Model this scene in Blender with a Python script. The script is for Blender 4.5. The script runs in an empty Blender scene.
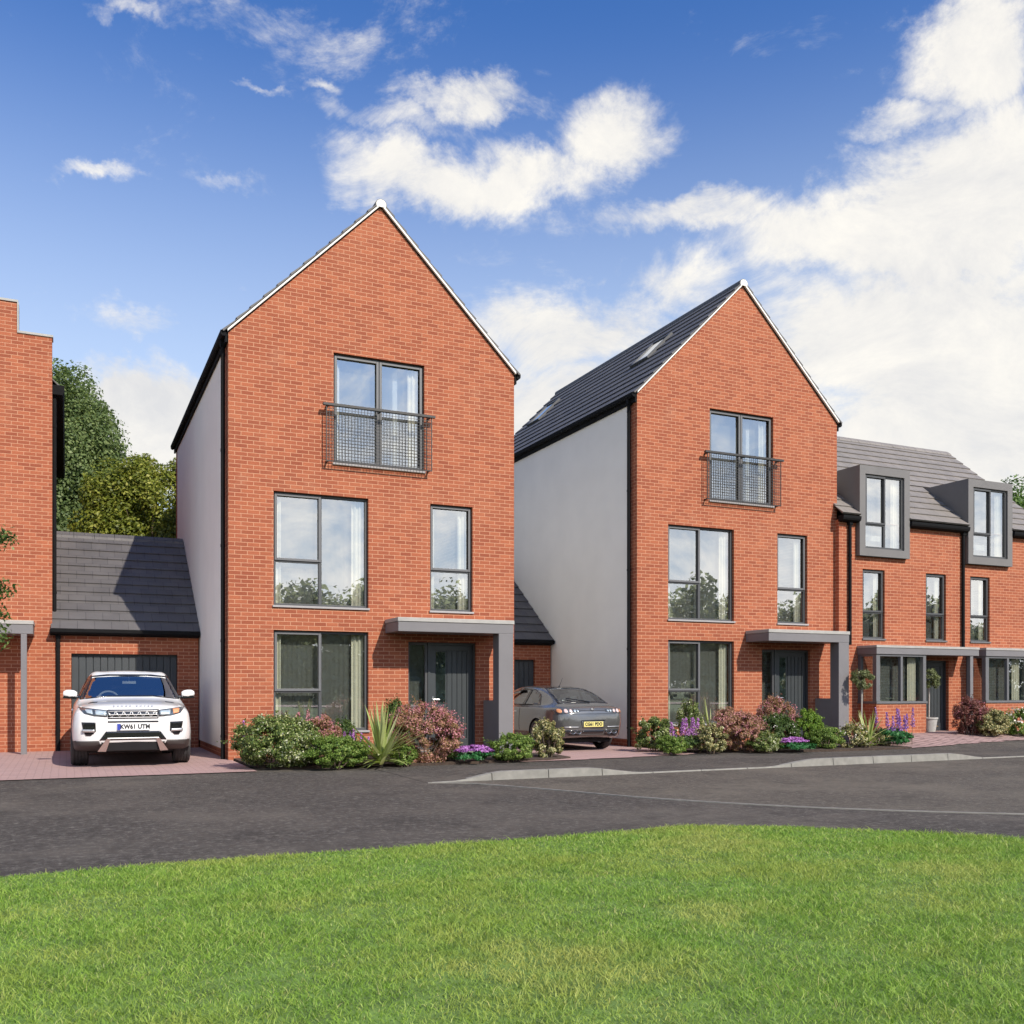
import bpy, bmesh, math, random
import numpy as np
from mathutils import Vector, Matrix
from mathutils.bvhtree import BVHTree

random.seed(7); RNG = np.random.default_rng(11)
R = math.radians
SC = bpy.context.scene
COL = SC.collection

# ------------------------------------------------------------------ camera model
CAM_H = 1.31; FPX = 964.0; HOR = 688.0
YAW = math.atan((512 - 66.5) / FPX)
SA, CA = math.sin(YAW), math.cos(YAW)
cam = bpy.data.cameras.new('camera'); camo = bpy.data.objects.new('camera', cam); COL.objects.link(camo)
cam.sensor_width = 36; cam.lens = 36 * FPX / 1024; cam.shift_y = (HOR - 512) / 1024; cam.clip_end = 3000; cam.clip_start = 0.05
camo.location = (0, 0, CAM_H); camo.rotation_euler = (R(90), 0, -YAW)
SC.camera = camo

# ------------------------------------------------------------------ node helpers
class NT:
    def __init__(s, tree): s.t = tree; s.n = tree.nodes; s.l = tree.links
    def node(s, typ, **kw):
        n = s.n.new(typ)
        for k, v in kw.items(): setattr(n, k, v)
        return n
    def link(s, a, b): s.l.new(a, b)
    def val(s, sock, v):
        if hasattr(v, 'is_output') or isinstance(v, bpy.types.NodeSocket): s.l.new(v, sock)
        else: sock.default_value = v
    def math(s, op, a, b=None, c=None, clamp=False):
        n = s.n.new('ShaderNodeMath'); n.operation = op; n.use_clamp = clamp
        s.val(n.inputs[0], a)
        if b is not None: s.val(n.inputs[1], b)
        if c is not None: s.val(n.inputs[2], c)
        return n.outputs[0]
    def mix(s, f, a, b, mode='MIX'):
        n = s.n.new('ShaderNodeMix'); n.data_type = 'RGBA'; n.blend_type = mode
        s.val(n.inputs[0], f)
        for i, v in ((6, a), (7, b)):
            if isinstance(v, tuple) and len(v) == 3: v = v + (1,)
            s.val(n.inputs[i], v)
        return n.outputs[2]
    def noise(s, vec, scale, detail=3, rough=.55, dist=0):
        n = s.n.new('ShaderNodeTexNoise'); n.inputs['Scale'].default_value = scale
        n.inputs['Detail'].default_value = detail; n.inputs['Roughness'].default_value = rough; n.inputs['Distortion'].default_value = dist
        if vec is not None: s.l.new(vec, n.inputs['Vector'])
        return n.outputs[0]
    def ramp(s, f, stops, interp='LINEAR'):
        n = s.n.new('ShaderNodeValToRGB'); cr = n.color_ramp; cr.interpolation = interp
        while len(cr.elements) < len(stops): cr.elements.new(.5)
        for e, (p, c) in zip(cr.elements, stops):
            e.position = p; e.color = tuple(c) + (1,) if len(c) == 3 else c
        s.l.new(f, n.inputs[0]); return n.outputs[0]
    def maprange(s, f, a, b, c=0., d=1., smooth=False):
        n = s.n.new('ShaderNodeMapRange'); n.clamp = True
        if smooth: n.interpolation_type = 'SMOOTHSTEP'
        s.val(n.inputs[0], f)
        for i, v in enumerate((a, b, c, d)): n.inputs[i + 1].default_value = v
        return n.outputs[0]
    def bump(s, h, strength, dist=.01):
        n = s.n.new('ShaderNodeBump'); n.inputs['Strength'].default_value = strength; n.inputs['Distance'].default_value = dist
        s.l.new(h, n.inputs['Height']); return n.outputs[0]

def new_mat(name):
    m = bpy.data.materials.new(name); m.use_nodes = True
    t = NT(m.node_tree); b = t.n['Principled BSDF']
    return m, t, b

def simple(name, col, rough=.6, metal=0., var=.12, vscale=6., bump=0., bscale=60., coat=0., spec=.5):
    m, t, b = new_mat(name)
    co = t.node('ShaderNodeTexCoord').outputs['Object']
    nz = t.noise(co, vscale, 4)
    f = t.maprange(nz, .3, .7)
    c0 = tuple(x * (1 - var) for x in col); c1 = tuple(min(1, x * (1 + var)) for x in col)
    t.link(t.mix(f, c0, c1), b.inputs['Base Color'])
    b.inputs['Roughness'].default_value = rough; b.inputs['Metallic'].default_value = metal
    b.inputs['Specular IOR Level'].default_value = spec
    if coat: b.inputs['Coat Weight'].default_value = coat; b.inputs['Coat Roughness'].default_value = .03
    if bump: t.link(t.bump(t.noise(co, bscale, 4), bump), b.inputs['Normal'])
    return m

def wall_uv(t):
    co = t.node('ShaderNodeTexCoord').outputs['Object']
    s = t.node('ShaderNodeSeparateXYZ'); t.link(co, s.inputs[0])
    u = t.math('ADD', s.outputs[0], s.outputs[1])
    c = t.node('ShaderNodeCombineXYZ'); t.link(u, c.inputs[0]); t.link(s.outputs[2], c.inputs[1])
    return co, c.outputs[0]

def brick_mat(name, c1, c2, c3, mortar):
    m, t, b = new_mat(name)
    co, uv = wall_uv(t)
    def bt(k1, k2, mo, bias=0.):
        n = t.node('ShaderNodeTexBrick'); n.offset = .5; n.squash = 1
        t.link(uv, n.inputs['Vector'])
        for k, v in (('Color1', k1), ('Color2', k2), ('Mortar', mo)): n.inputs[k].default_value = v + (1,)
        n.inputs['Scale'].default_value = 1; n.inputs['Mortar Size'].default_value = .0075; n.inputs['Mortar Smooth'].default_value = .55
        n.inputs['Bias'].default_value = bias; n.inputs['Brick Width'].default_value = .225; n.inputs['Row Height'].default_value = .075
        return n
    n1 = bt(c1, c2, mortar)
    big = t.noise(co, .55, 4, .6)
    col = t.mix(t.maprange(big, .5, .75, 0, .45), n1.outputs['Color'], c3)
    fine = t.noise(co, 45, 3, .6)
    col = t.mix(t.maprange(fine, .3, .75, 0, .30), col, (.13, .040, .026))
    mid = t.noise(co, 5.5, 2, .5); col = t.mix(t.maprange(mid, .35, .7, .0, .34), col, (.28, .075, .042))
    # mortar back on top of the patchy tint
    col = t.mix(n1.outputs['Fac'], col, mortar)
    # lime wash patches
    lime = t.noise(co, 1.7, 5, .65)
    col = t.mix(t.maprange(lime, .58, .8, 0, .3), col, mortar)
    t.link(col, b.inputs['Base Color']); b.inputs['Roughness'].default_value = .88; b.inputs['Specular IOR Level'].default_value = .25
    inv = t.math('SUBTRACT', 1.0, n1.outputs['Fac'])
    h = t.math('ADD', inv, t.math('MULTIPLY', fine, .35))
    t.link(t.bump(h, .55, .008), b.inputs['Normal'])
    return m

def tile_mat(name, c1, c2, joint, width=.33, gauge=.345):
    m, t, b = new_mat(name)
    co = t.node('ShaderNodeTexCoord').outputs['Object']
    n = t.node('ShaderNodeTexBrick'); n.offset = .5; t.link(co, n.inputs['Vector'])
    for k, v in (('Color1', c1), ('Color2', c2), ('Mortar', joint)): n.inputs[k].default_value = v + (1,)
    n.inputs['Scale'].default_value = 1; n.inputs['Mortar Size'].default_value = .005; n.inputs['Mortar Smooth'].default_value = .2
    n.inputs['Brick Width'].default_value = width; n.inputs['Row Height'].default_value = gauge
    wob = t.noise(co, 2.2, 5, .6)
    col = t.mix(t.maprange(wob, .35, .75, 0, .35), n.outputs['Color'], tuple(min(1, x * 1.5) for x in c1))
    t.link(col, b.inputs['Base Color']); b.inputs['Roughness'].default_value = .62
    t.link(t.bump(t.noise(co, 70, 3), .15, .01), b.inputs['Normal'])
    return m

def leaf_mat(name, stops, trans=.35, rough=.5, clump=1.2):
    """stops: list of (position, colour); colour picked per leaf, a little by region"""
    m, t, b = new_mat(name)
    g = t.node('ShaderNodeNewGeometry'); co = t.node('ShaderNodeTexCoord').outputs['Object']
    rnd = g.outputs['Random Per Island']
    nz = t.maprange(t.noise(co, clump, 2), .3, .7, -.18, .18)
    f = t.math('ADD', rnd, nz, clamp=True)
    col = t.ramp(f, stops)
    t.link(col, b.inputs['Base Color']); b.inputs['Roughness'].default_value = rough; b.inputs['Specular IOR Level'].default_value = .35
    tr = t.node('ShaderNodeBsdfTranslucent')
    t.link(t.mix(.5, col, t.mix(1., col, (1.0, 1.0, .45), 'MULTIPLY')), tr.inputs['Color'])
    mx = t.node('ShaderNodeMixShader'); mx.inputs[0].default_value = trans
    t.link(b.outputs[0], mx.inputs[1]); t.link(tr.outputs[0], mx.inputs[2])
    t.link(mx.outputs[0], t.n['Material Output'].inputs['Surface'])
    return m

def glass_mat(name, refl, tint, rough=0.):
    m, t, b = new_mat(name)
    t.n.remove(b)
    tr = t.node('ShaderNodeBsdfTransparent'); tr.inputs[0].default_value = tint + (1,)
    gl = t.node('ShaderNodeBsdfGlossy'); gl.inputs['Roughness'].default_value = rough; gl.inputs['Color'].default_value = (.95, .97, 1, 1)
    lw = t.node('ShaderNodeLayerWeight'); lw.inputs[0].default_value = .5
    co = t.node('ShaderNodeTexCoord').outputs['Object']
    t.link(t.bump(t.noise(co, .9, 1), .04, .02), gl.inputs['Normal'])
    f = t.math('MULTIPLY_ADD', t.math('POWER', lw.outputs['Facing'], 3.), .6, refl, clamp=True)
    mx = t.node('ShaderNodeMixShader'); t.link(f, mx.inputs[0]); t.link(tr.outputs[0], mx.inputs[1]); t.link(gl.outputs[0], mx.inputs[2])
    t.link(mx.outputs[0], t.n['Material Output'].inputs['Surface'])
    return m

def asphalt_mat(name, base, light, patch):
    m, t, b = new_mat(name)
    co = t.node('ShaderNodeTexCoord').outputs['Object']
    grain = t.noise(co, 13, 7, .92)
    grain2 = t.noise(co, 7, 7, .9)
    col = t.mix(t.maprange(grain, .50, .62), base, light)
    col = t.mix(t.maprange(grain2, .50, .62, 0, .7), col, tuple(x * .5 for x in base))
    pn = t.noise(co, .55, 5, .62)
    col = t.mix(t.maprange(pn, .46, .66, 0, .6), col, patch)
    st = t.noise(co, 1.6, 4, .6, .6)
    col = t.mix(t.maprange(st, .54, .70, 0, .5), col, tuple(x * .55 for x in base))
    t.link(col, b.inputs['Base Color']); b.inputs['Roughness'].default_value = .9; b.inputs['Specular IOR Level'].default_value = .25
    t.link(t.bump(t.math('ADD', grain, grain2), .35, .012), b.inputs['Normal'])
    return m

def paver_mat(name, c1, c2, joint, w, h, rot=0., ms=.008):
    m, t, b = new_mat(name)
    co = t.node('ShaderNodeTexCoord').outputs['Object']
    mp = t.node('ShaderNodeMapping'); mp.inputs['Rotation'].default_value = (0, 0, rot); t.link(co, mp.inputs[0])
    n = t.node('ShaderNodeTexBrick'); n.offset = .5; t.link(mp.outputs[0], n.inputs['Vector'])
    for k, v in (('Color1', c1), ('Color2', c2), ('Mortar', joint)): n.inputs[k].default_value = v + (1,)
    n.inputs['Scale'].default_value = 1; n.inputs['Mortar Size'].default_value = ms; n.inputs['Mortar Smooth'].default_value = .3
    n.inputs['Brick Width'].default_value = w; n.inputs['Row Height'].default_value = h
    pn = t.noise(co, 1.3, 4, .6)
    col = t.mix(t.maprange(pn, .4, .75, 0, .4), n.outputs['Color'], tuple(x * .72 for x in c1))
    t.link(col, b.inputs['Base Color']); b.inputs['Roughness'].default_value = .85
    t.link(t.bump(t.math('SUBTRACT', 1., n.outputs['Fac']), .5, .006), b.inputs['Normal'])
    return m

M = {}
M['brick'] = brick_mat('red_brick', (.435, .137, .067), (.285, .079, .041), (.46, .178, .096), (.54, .275, .17))
M['render'] = simple('white_render', (.88, .85, .795), .85, var=.03, vscale=1.2, bump=.12, bscale=180)
M['tile'] = tile_mat('slate_tile', (.105, .098, .098), (.082, .077, .079), (.022, .021, .022))
M['tile_light'] = tile_mat('grey_tile', (.205, .182, .165), (.175, .157, .144), (.055, .05, .047))
M['black'] = simple('black_plastic', (.012, .012, .013), .85, spec=.1)
M['frame'] = simple('lit_window_frame', (.125, .125, .132), .5, var=.04)  # paler twin of the dark frame, sunlit look put into the colour
M['frame_dark'] = simple('dark_window_frame', (.062, .063, .067), .5, var=.04)
M['canopy'] = simple('grey_canopy_cladding', (.172, .163, .170), .55, var=.05, vscale=2)
M['dormer'] = simple('grey_dormer_cladding', (.155, .146, .143), .55, var=.06, vscale=2)
M['flash'] = simple('lead_flashing', (.36, .345, .325), .6, var=.1, vscale=8)
M['verge'] = simple('white_verge_mortar', (.80, .78, .74), .8, var=.06, vscale=9)
M['sill'] = simple('pale_sill', (.33, .31, .31), .55, var=.06)
M['door'] = simple('charcoal_door_paint', (.040, .046, .050), .42, var=.05)
M['chrome'] = simple('chrome', (.55, .55, .57), .3, 1., var=.03)
M['brass'] = simple('brass', (.75, .6, .35), .35, 1., var=.03)
M['curtain'] = simple('cream_curtain', (.74, .69, .57), .9, var=.06, vscale=20)
M['room'] = simple('room_plaster', (.62, .60, .54), .9, var=.1, vscale=1)
M['glass'] = glass_mat('window_glass', .42, (.94, .97, .96))
M['glass_low'] = glass_mat('lower_window_glass', .30, (.90, .95, .92))
def net_mat():
    m, t, b = new_mat('brightening_net_curtain'); t.n.remove(b)
    tr = t.node('ShaderNodeBsdfTransparent'); df = t.node('ShaderNodeBsdfDiffuse'); df.inputs[0].default_value = (.80, .80, .76, 1)
    tl = t.node('ShaderNodeBsdfTranslucent'); tl.inputs[0].default_value = (.80, .80, .76, 1)
    a = t.node('ShaderNodeMixShader'); a.inputs[0].default_value = .4; t.link(df.outputs[0], a.inputs[1]); t.link(tl.outputs[0], a.inputs[2])
    co = t.node('ShaderNodeTexCoord').outputs['Object']; s_ = t.node('ShaderNodeSeparateXYZ'); t.link(co, s_.inputs[0])
    fold = t.math('MULTIPLY_ADD', t.math('SINE', t.math('MULTIPLY', s_.outputs[0], 62.)), .012, .24)
    mx = t.node('ShaderNodeMixShader'); t.link(fold, mx.inputs[0]); t.link(tr.outputs[0], mx.inputs[1]); t.link(a.outputs[0], mx.inputs[2])
    t.link(mx.outputs[0], t.n['Material Output'].inputs['Surface']); return m
M['net'] = net_mat()  # sheer layer that lifts the dark panes to an even grey
M['rail'] = simple('rail_paint', (.030, .027, .026), .5, var=.05)
M['concrete'] = simple('kerb_concrete', (.235, .225, .20), .9, var=.16, vscale=7, bump=.3, bscale=140)
M['asphalt'] = asphalt_mat('dark_asphalt', (.060, .052, .045), (.185, .166, .145), (.130, .112, .093))
M['road'] = asphalt_mat('worn_asphalt', (.084, .072, .059), (.200, .176, .145), (.150, .129, .102))
M['footway'] = asphalt_mat('footway_asphalt', (.070, .068, .063), (.16, .155, .145), (.10, .096, .088))
M['paver'] = paver_mat('pink_block_paving', (.43, .285, .262), (.385, .25, .232), (.27, .175, .16), .22, .11)
M['paver_row'] = paver_mat('striped_block_paving', (.41, .275, .255), (.36, .24, .225), (.10, .065, .06), .60, .20, R(90), .028)
M['soil'] = simple('dark_soil', (.055, .036, .026), .95, var=.4, vscale=18, bump=.8, bscale=35)
M['garage_door'] = simple('garage_door_paint', (.044, .050, .055), .5, var=.05)
M['trunk'] = simple('bark', (.13, .095, .07), .9, var=.3, vscale=20, bump=.6, bscale=40)
M['pale_trunk'] = simple('pale_bark', (.42, .38, .34), .8, var=.2, vscale=30)
M['terracotta'] = simple('terracotta', (.42, .17, .095), .8, var=.12, vscale=10)
M['stone_pot'] = simple('grey_stone', (.42, .41, .39), .8, var=.12, vscale=14)

# ------------------------------------------------------------------ mesh builder
class MB:
    def __init__(s): s.v = []; s.f = []; s.mi = []
    def poly(s, pts, mi=0):
        i = len(s.v); s.v += [tuple(p) for p in pts]; s.f.append(tuple(range(i, i + len(pts)))); s.mi.append(mi)
    def box(s, x0, x1, y0, y1, z0, z1, mi=0):
        i = len(s.v)
        s.v += [(x0, y0, z0), (x1, y0, z0), (x1, y1, z0), (x0, y1, z0), (x0, y0, z1), (x1, y0, z1), (x1, y1, z1), (x0, y1, z1)]
        for q in ((0, 3, 2, 1), (4, 5, 6, 7), (0, 1, 5, 4), (1, 2, 6, 5), (2, 3, 7, 6), (3, 0, 4, 7)):
            s.f.append(tuple(i + k for k in q)); s.mi.append(mi)
        return s
    def prism(s, prof, axis, a, b, mi=0):
        """extrude a closed 2D profile; axis 'x': profile (y,z); 'y': (x,z); 'z': (x,y)"""
        def P(p, t):
            return {'x': (t, p[0], p[1]), 'y': (p[0], t, p[1]), 'z': (p[0], p[1], t)}[axis]
        n = len(prof); i = len(s.v)
        s.v += [P(p, a) for p in prof] + [P(p, b) for p in prof]
        s.f.append(tuple(i + k for k in range(n))[::-1]); s.mi.append(mi)
        s.f.append(tuple(i + n + k for k in range(n))); s.mi.append(mi)
        for k in range(n):
            k2 = (k + 1) % n
            s.f.append((i + k, i + k2, i + n + k2, i + n + k)); s.mi.append(mi)
        return s
    def tube(s, p0, p1, r0, r1=None, n=8, mi=0, caps=True):
        r1 = r0 if r1 is None else r1
        p0, p1 = Vector(p0), Vector(p1); d = (p1 - p0).normalized()
        a = d.orthogonal().normalized(); b = d.cross(a); i = len(s.v)
        for p, r in ((p0, r0), (p1, r1)):
            for k in range(n):
                q = p + a * (r * math.cos(2 * math.pi * k / n)) + b * (r * math.sin(2 * math.pi * k / n)); s.v.append(tuple(q))
        for k in range(n):
            k2 = (k + 1) % n; s.f.append((i + k, i + k2, i + n + k2, i + n + k)); s.mi.append(mi)
        if caps:
            s.f.append(tuple(i + k for k in range(n))[::-1]); s.mi.append(mi)
            s.f.append(tuple(i + n + k for k in range(n))); s.mi.append(mi)
        return s
    def lathe(s, prof, c=(0, 0, 0), axis='z', n=28, mi=0):
        """profile list of (r, h)"""
        i = len(s.v); m = len(prof)
        for k in range(n):
            a = 2 * math.pi * k / n; ca, sa = math.cos(a), math.sin(a)
            for r, h in prof:
                q = (r * ca, r * sa, h) if axis == 'z' else (h, r * ca, r * sa)
                s.v.append((c[0] + q[0], c[1] + q[1], c[2] + q[2]))
        for k in range(n):
            k2 = (k + 1) % n
            for j in range(m - 1):
                s.f.append((i + k * m + j, i + k2 * m + j, i + k2 * m + j + 1, i + k * m + j + 1)); s.mi.append(mi)
        return s
    def build(s, name, mats, parent=None, smooth=False, bevel=0., fix=True):
        me = bpy.data.meshes.new(name); me.from_pydata(s.v, [], s.f)
        if not isinstance(mats, (list, tuple)): mats = [mats]
        for m in mats: me.materials.append(m)
        me.polygons.foreach_set('material_index', s.mi)
        if fix:
            bm = bmesh.new(); bm.from_mesh(me); bmesh.ops.recalc_face_normals(bm, faces=bm.faces); bm.to_mesh(me); bm.free()
        if smooth:
            me.shade_smooth(); me.set_sharp_from_angle(angle=R(40))
        me.update()
        o = bpy.data.objects.new(name, me); COL.objects.link(o)
        if parent: o.parent = parent
        if bevel:
            md = o.modifiers.new('edge', 'BEVEL'); md.width = bevel; md.segments = 2; md.limit_method = 'ANGLE'; md.angle_limit = R(40)
        return o

def empty(name, loc=(0, 0, 0), rz=0.):
    o = bpy.data.objects.new(name, None); COL.objects.link(o); o.location = loc; o.rotation_euler = (0, 0, rz); o.empty_display_size = .3
    return o
def tag(o, label=None, cat=None, group=None, kind=None):
    if label: o['label'] = label
    if cat: o['category'] = cat
    if group: o['group'] = group
    if kind: o['kind'] = kind
    return o
def copy_tree(o, parent=None):
    c = o.copy(); COL.objects.link(c)
    if parent: c.parent = parent
    for ch in list(o.children): copy_tree(ch, c)
    return c

def np_mesh(name, verts, faces, mat, parent=None, smooth=False):
    """verts (N,3), faces (F,k)"""
    me = bpy.data.meshes.new(name); k = faces.shape[1]
    me.vertices.add(len(verts)); me.vertices.foreach_set('co', np.ascontiguousarray(verts, dtype=np.float32).ravel())
    me.loops.add(faces.size); me.loops.foreach_set('vertex_index', np.ascontiguousarray(faces, dtype=np.int32).ravel())
    me.polygons.add(len(faces))
    me.polygons.foreach_set('loop_start', np.arange(0, faces.size, k, dtype=np.int32))
    me.polygons.foreach_set('loop_total', np.full(len(faces), k, dtype=np.int32))
    me.update(calc_edges=True); me.validate()
    me.materials.append(mat)
    if smooth: me.shade_smooth()
    o = bpy.data.objects.new(name, me); COL.objects.link(o)
    if parent: o.parent = parent
    return o

# ------------------------------------------------------------------ world: sky, clouds, sun
SUN_TO = Vector((.31, -1.0, .85)).normalized()
SUN_EL = math.asin(SUN_TO.z); SUN_AZ = math.atan2(SUN_TO.x, SUN_TO.y)
world = bpy.data.worlds.new('World'); SC.world = world; world.use_nodes = True
W = NT(world.node_tree); bg = W.n['Background']
sky = W.node('ShaderNodeTexSky'); sky.sky_type = 'NISHITA'; sky.sun_disc = False
sky.sun_elevation = SUN_EL; sky.sun_rotation = SUN_AZ; sky.air_density = 1.0; sky.dust_density = .6; sky.ozone_density = 3.0; sky.altitude = 100
tc = W.node('ShaderNodeTexCoord').outputs['Generated']
sep = W.node('ShaderNodeSeparateXYZ'); W.link(tc, sep.inputs[0])
az = W.math('ARCTAN2', sep.outputs[0], sep.outputs[1]); el = W.math('ARCSINE', sep.outputs[2])
# warp the lookup a little so that cloud edges curl
n1 = W.noise(tc, 5.0, 6, .6); n2 = W.noise(W.math('ADD', 0, 0) if False else tc, 13.0, 6, .62)
mp = W.node('ShaderNodeMapping'); mp.inputs['Location'].default_value = (3.1, 1.7, 5.2); mp.inputs['Scale'].default_value = (1, 1, 1.7); W.link(tc, mp.inputs[0])
n3 = W.noise(mp.outputs[0], 7.0, 12, .70, .5); n4 = W.noise(mp.outputs[0], 24., 8, .6)
waz = W.math('MULTIPLY_ADD', W.math('SUBTRACT', n1, .5), .13, az)
wel = W.math('MULTIPLY_ADD', W.math('SUBTRACT', n2, .5), .09, el)
def blob(px, py, rx, ry, k=1.):
    th = math.atan((px - 512) / FPX); a0 = YAW + th; e0 = math.atan((HOR - py) / FPX * math.cos(th))
    cth = math.cos(th); ra = rx / FPX * cth ** 2; re = ry / FPX * cth * math.cos(e0) ** 2
    dx = W.math('MULTIPLY', W.math('SUBTRACT', waz, a0), 1 / ra); dy = W.math('MULTIPLY', W.math('SUBTRACT', wel, e0), 1 / re)
    r = W.math('SQRT', W.math('ADD', W.math('MULTIPLY', dx, dx), W.math('MULTIPLY', dy, dy)))
    return W.math('MULTIPLY', W.maprange(r, 1.55, .15, 0, 1.08, True), k)
CL = [(425, 178, 85, 38, 1), (520, 185, 110, 30, .85), (612, 140, 52, 52, 1), (470, 100, 70, 26, .8), (390, 122, 80, 22, .55),
      (700, 215, 110, 26, .9), (840, 225, 120, 50, 1), (960, 220, 140, 95, 1.4), (985, 45, 75, 70, 1.1), (1010, 150, 50, 70, .9), (915, 115, 60, 24, .7),
      (905, 330, 170, 85, 1.35), (1000, 390, 190, 130, 1.5), (820, 360, 90, 50, 1), (560, 335, 115, 48, 1), (545, 405, 120, 60, 1.1), (670, 290, 70, 34, .7),
      (610, 272, 34, 9, .5), (150, 425, 120, 58, 1.7), (125, 378, 60, 22, .9), (135, 326, 48, 20, .62), (118, 181, 50, 11, .55), (230, 14, 130, 20, .24),
      (350, 48, 60, 26, .38), (135, 10, 45, 11, .42), (272, 94, 36, 8, .5), (334, 90, 20, 11, .55), (250, 185, 45, 12, .35), (640, 560, 900, 60, .6), (-200, 300, 150, 80, .9), (1250, 250, 160, 130, 1.)]
tot = None
for c in CL:
    b_ = blob(*c); tot = b_ if tot is None else W.math('MAXIMUM', tot, b_)
# clouds for the rest of the sky (seen in the windows)
back = W.maprange(sep.outputs[1], .25, -.15, 0, .62, True)
tot = W.math('MAXIMUM', tot, W.math('MULTIPLY', back, W.maprange(n1, .38, .62)))
tot = W.math('MAXIMUM', tot, W.math('MULTIPLY', W.maprange(sep.outputs[1], .1, -.2, 0, 1, True), W.maprange(el, .38, .08, .16, .95)))
dens = W.math('ADD', tot, W.math('ADD', W.math('MULTIPLY', W.math('SUBTRACT', n3, .5), 2.3), W.math('MULTIPLY', W.math('SUBTRACT', n4, .5), .8)))
tot = tot
mask = W.maprange(dens, .14, 1.10, 0, 1, True)
shade = W.maprange(W.math('ADD', n3, W.math('MULTIPLY', W.math('SUBTRACT', n1, .5), .6)), .3, .75)
CLOUD_HI = (5.9, 5.65, 5.15); CLOUD_LO = (4.2, 4.2, 4.25)
ccol = W.mix(shade, CLOUD_LO, CLOUD_HI)
# clouds on the sun's side of the sky are brighter
sunside = W.node('ShaderNodeVectorMath', operation='SCALE'); W.link(ccol, sunside.inputs[0]); W.link(W.maprange(sep.outputs[1], .3, -.5, 1., 1.9), sunside.inputs['Scale']); ccol = sunside.outputs[0]
skyc = W.mix(1.0, sky.outputs[0], (.385, .66, 1.02), 'MULTIPLY')
# thin veil of high haze in the lower sky
veil = W.maprange(el, .64, .10, 0, .76, True)
skyc = W.mix(veil, skyc, (4.75, 5.3, 5.5))
mix = W.mix(W.math('MULTIPLY', mask, .96), skyc, ccol)
W.link(mix, bg.inputs[0]); bg.inputs[1].default_value = .145

sun = bpy.data.lights.new('sun', 'SUN'); sun.energy = 4.3; sun.angle = R(.5); sun.color = (1, .925, .80)
suno = bpy.data.objects.new('sun', sun); COL.objects.link(suno); suno.rotation_euler = (-SUN_TO).to_track_quat('-Z', 'Y').to_euler(); suno.location = (8, -30, 26)

# ------------------------------------------------------------------ ground surfaces
def smooth01(a, b, x):
    t = min(1, max(0, (x - a) / (b - a))); return t * t * (3 - 2 * t)
def kerb_h(x):      # height of the kerb line along x
    return .10 * (smooth01(4.9, 5.75, x) * (1 - smooth01(7.0, 8.1, x)) + smooth01(10.4, 11.6, x) * (1 - smooth01(14.6, 15.6, x))) + .012 * smooth01(4.6, 5.6, x)
def gh(x, y):       # ground height
    h = 0.
    if y > 12.55 and x > 4.6: h = kerb_h(x) * (1 - smooth01(12.7, 15.0, y))
    h += .20 * smooth01(16.0, 18.3, x) * smooth01(14.6, 17.0, y)
    return h
def sheet(name, x0, x1, y0, y1, dz, mat, step=.25, inside=None, kind='structure'):
    nx = max(1, int((x1 - x0) / step)); ny = max(1, int((y1 - y0) / step))
    v = []; f = []
    for j in range(ny + 1):
        for i in range(nx + 1):
            x = x0 + (x1 - x0) * i / nx; y = y0 + (y1 - y0) * j / ny; v.append((x, y, gh(x, y) + dz))
    for j in range(ny):
        for i in range(nx):
            cx = x0 + (x1 - x0) * (i + .5) / nx; cy = y0 + (y1 - y0) * (j + .5) / ny
            if inside is None or inside(cx, cy): f.append((j * (nx + 1) + i, j * (nx + 1) + i + 1, (j + 1) * (nx + 1) + i + 1, (j + 1) * (nx + 1) + i))
    me = bpy.data.meshes.new(name); me.from_pydata(v, [], f); me.materials.append(mat)
    bm = bmesh.new(); bm.from_mesh(me); bmesh.ops.delete(bm, geom=[q for q in bm.verts if not q.link_faces], context='VERTS'); bm.to_mesh(me); bm.free()
    o = bpy.data.objects.new(name, me); COL.objects.link(o); me.shade_smooth(); o['kind'] = kind
    return o
def flat_poly(name, pts, z, mat):
    b = MB(); b.poly([(x, y, z) for x, y in pts]); o = b.build(name, mat, fix=False); o['kind'] = 'structure'; return o

M['meadow'] = simple('meadow_ground', (.075, .12, .03), .95, var=.35, vscale=.4)
flat_poly('ground', [(-600, -600), (600, -600), (600, 600), (-600, 600)], -.06, M['meadow'])
flat_poly('shared_drive', [(-40, 4.5), (60, 4.5), (60, 16.2), (-40, 16.2)], -.010, M['asphalt'])
LINE = [(4.55, 12.62), (4.95, 12.40), (5.3, 11.9), (5.75, 11.0), (6.26, 9.9), (6.95, 8.85), (7.76, 7.95), (9.04, 6.9), (11.5, 5.2)]
flat_poly('road', LINE + [(60, 5.2), (60, 12.62)], -.004, M['road'])
sheet('footway', 4.55, 32, 12.62, 16.0, -.006, M['asphalt'], .2)
sheet('driveway', -8, 2.72, 15.42, 23, .004, M['paver'], .5)
def d2(x, y):
    left = 8.15 + .45 * smooth01(15.8, 17, y)
    front = 15.95 + .10 * (x - 8.5)
    return x > 7.3 and y > 15.45 + .32 * smooth01(8.6, 11.4, x) and x < 11.45
sheet('driveway_beside_house', 7.3, 11.5, 15.3, 22.4, .008, M['paver'], .1, d2)
sheet('row_driveway', 16.35, 32, 15.2, 19.6, .008, M['paver_row'], .1, lambda x, y: y > 15.25 + .12 * max(0, x - 17) * .9)
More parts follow.
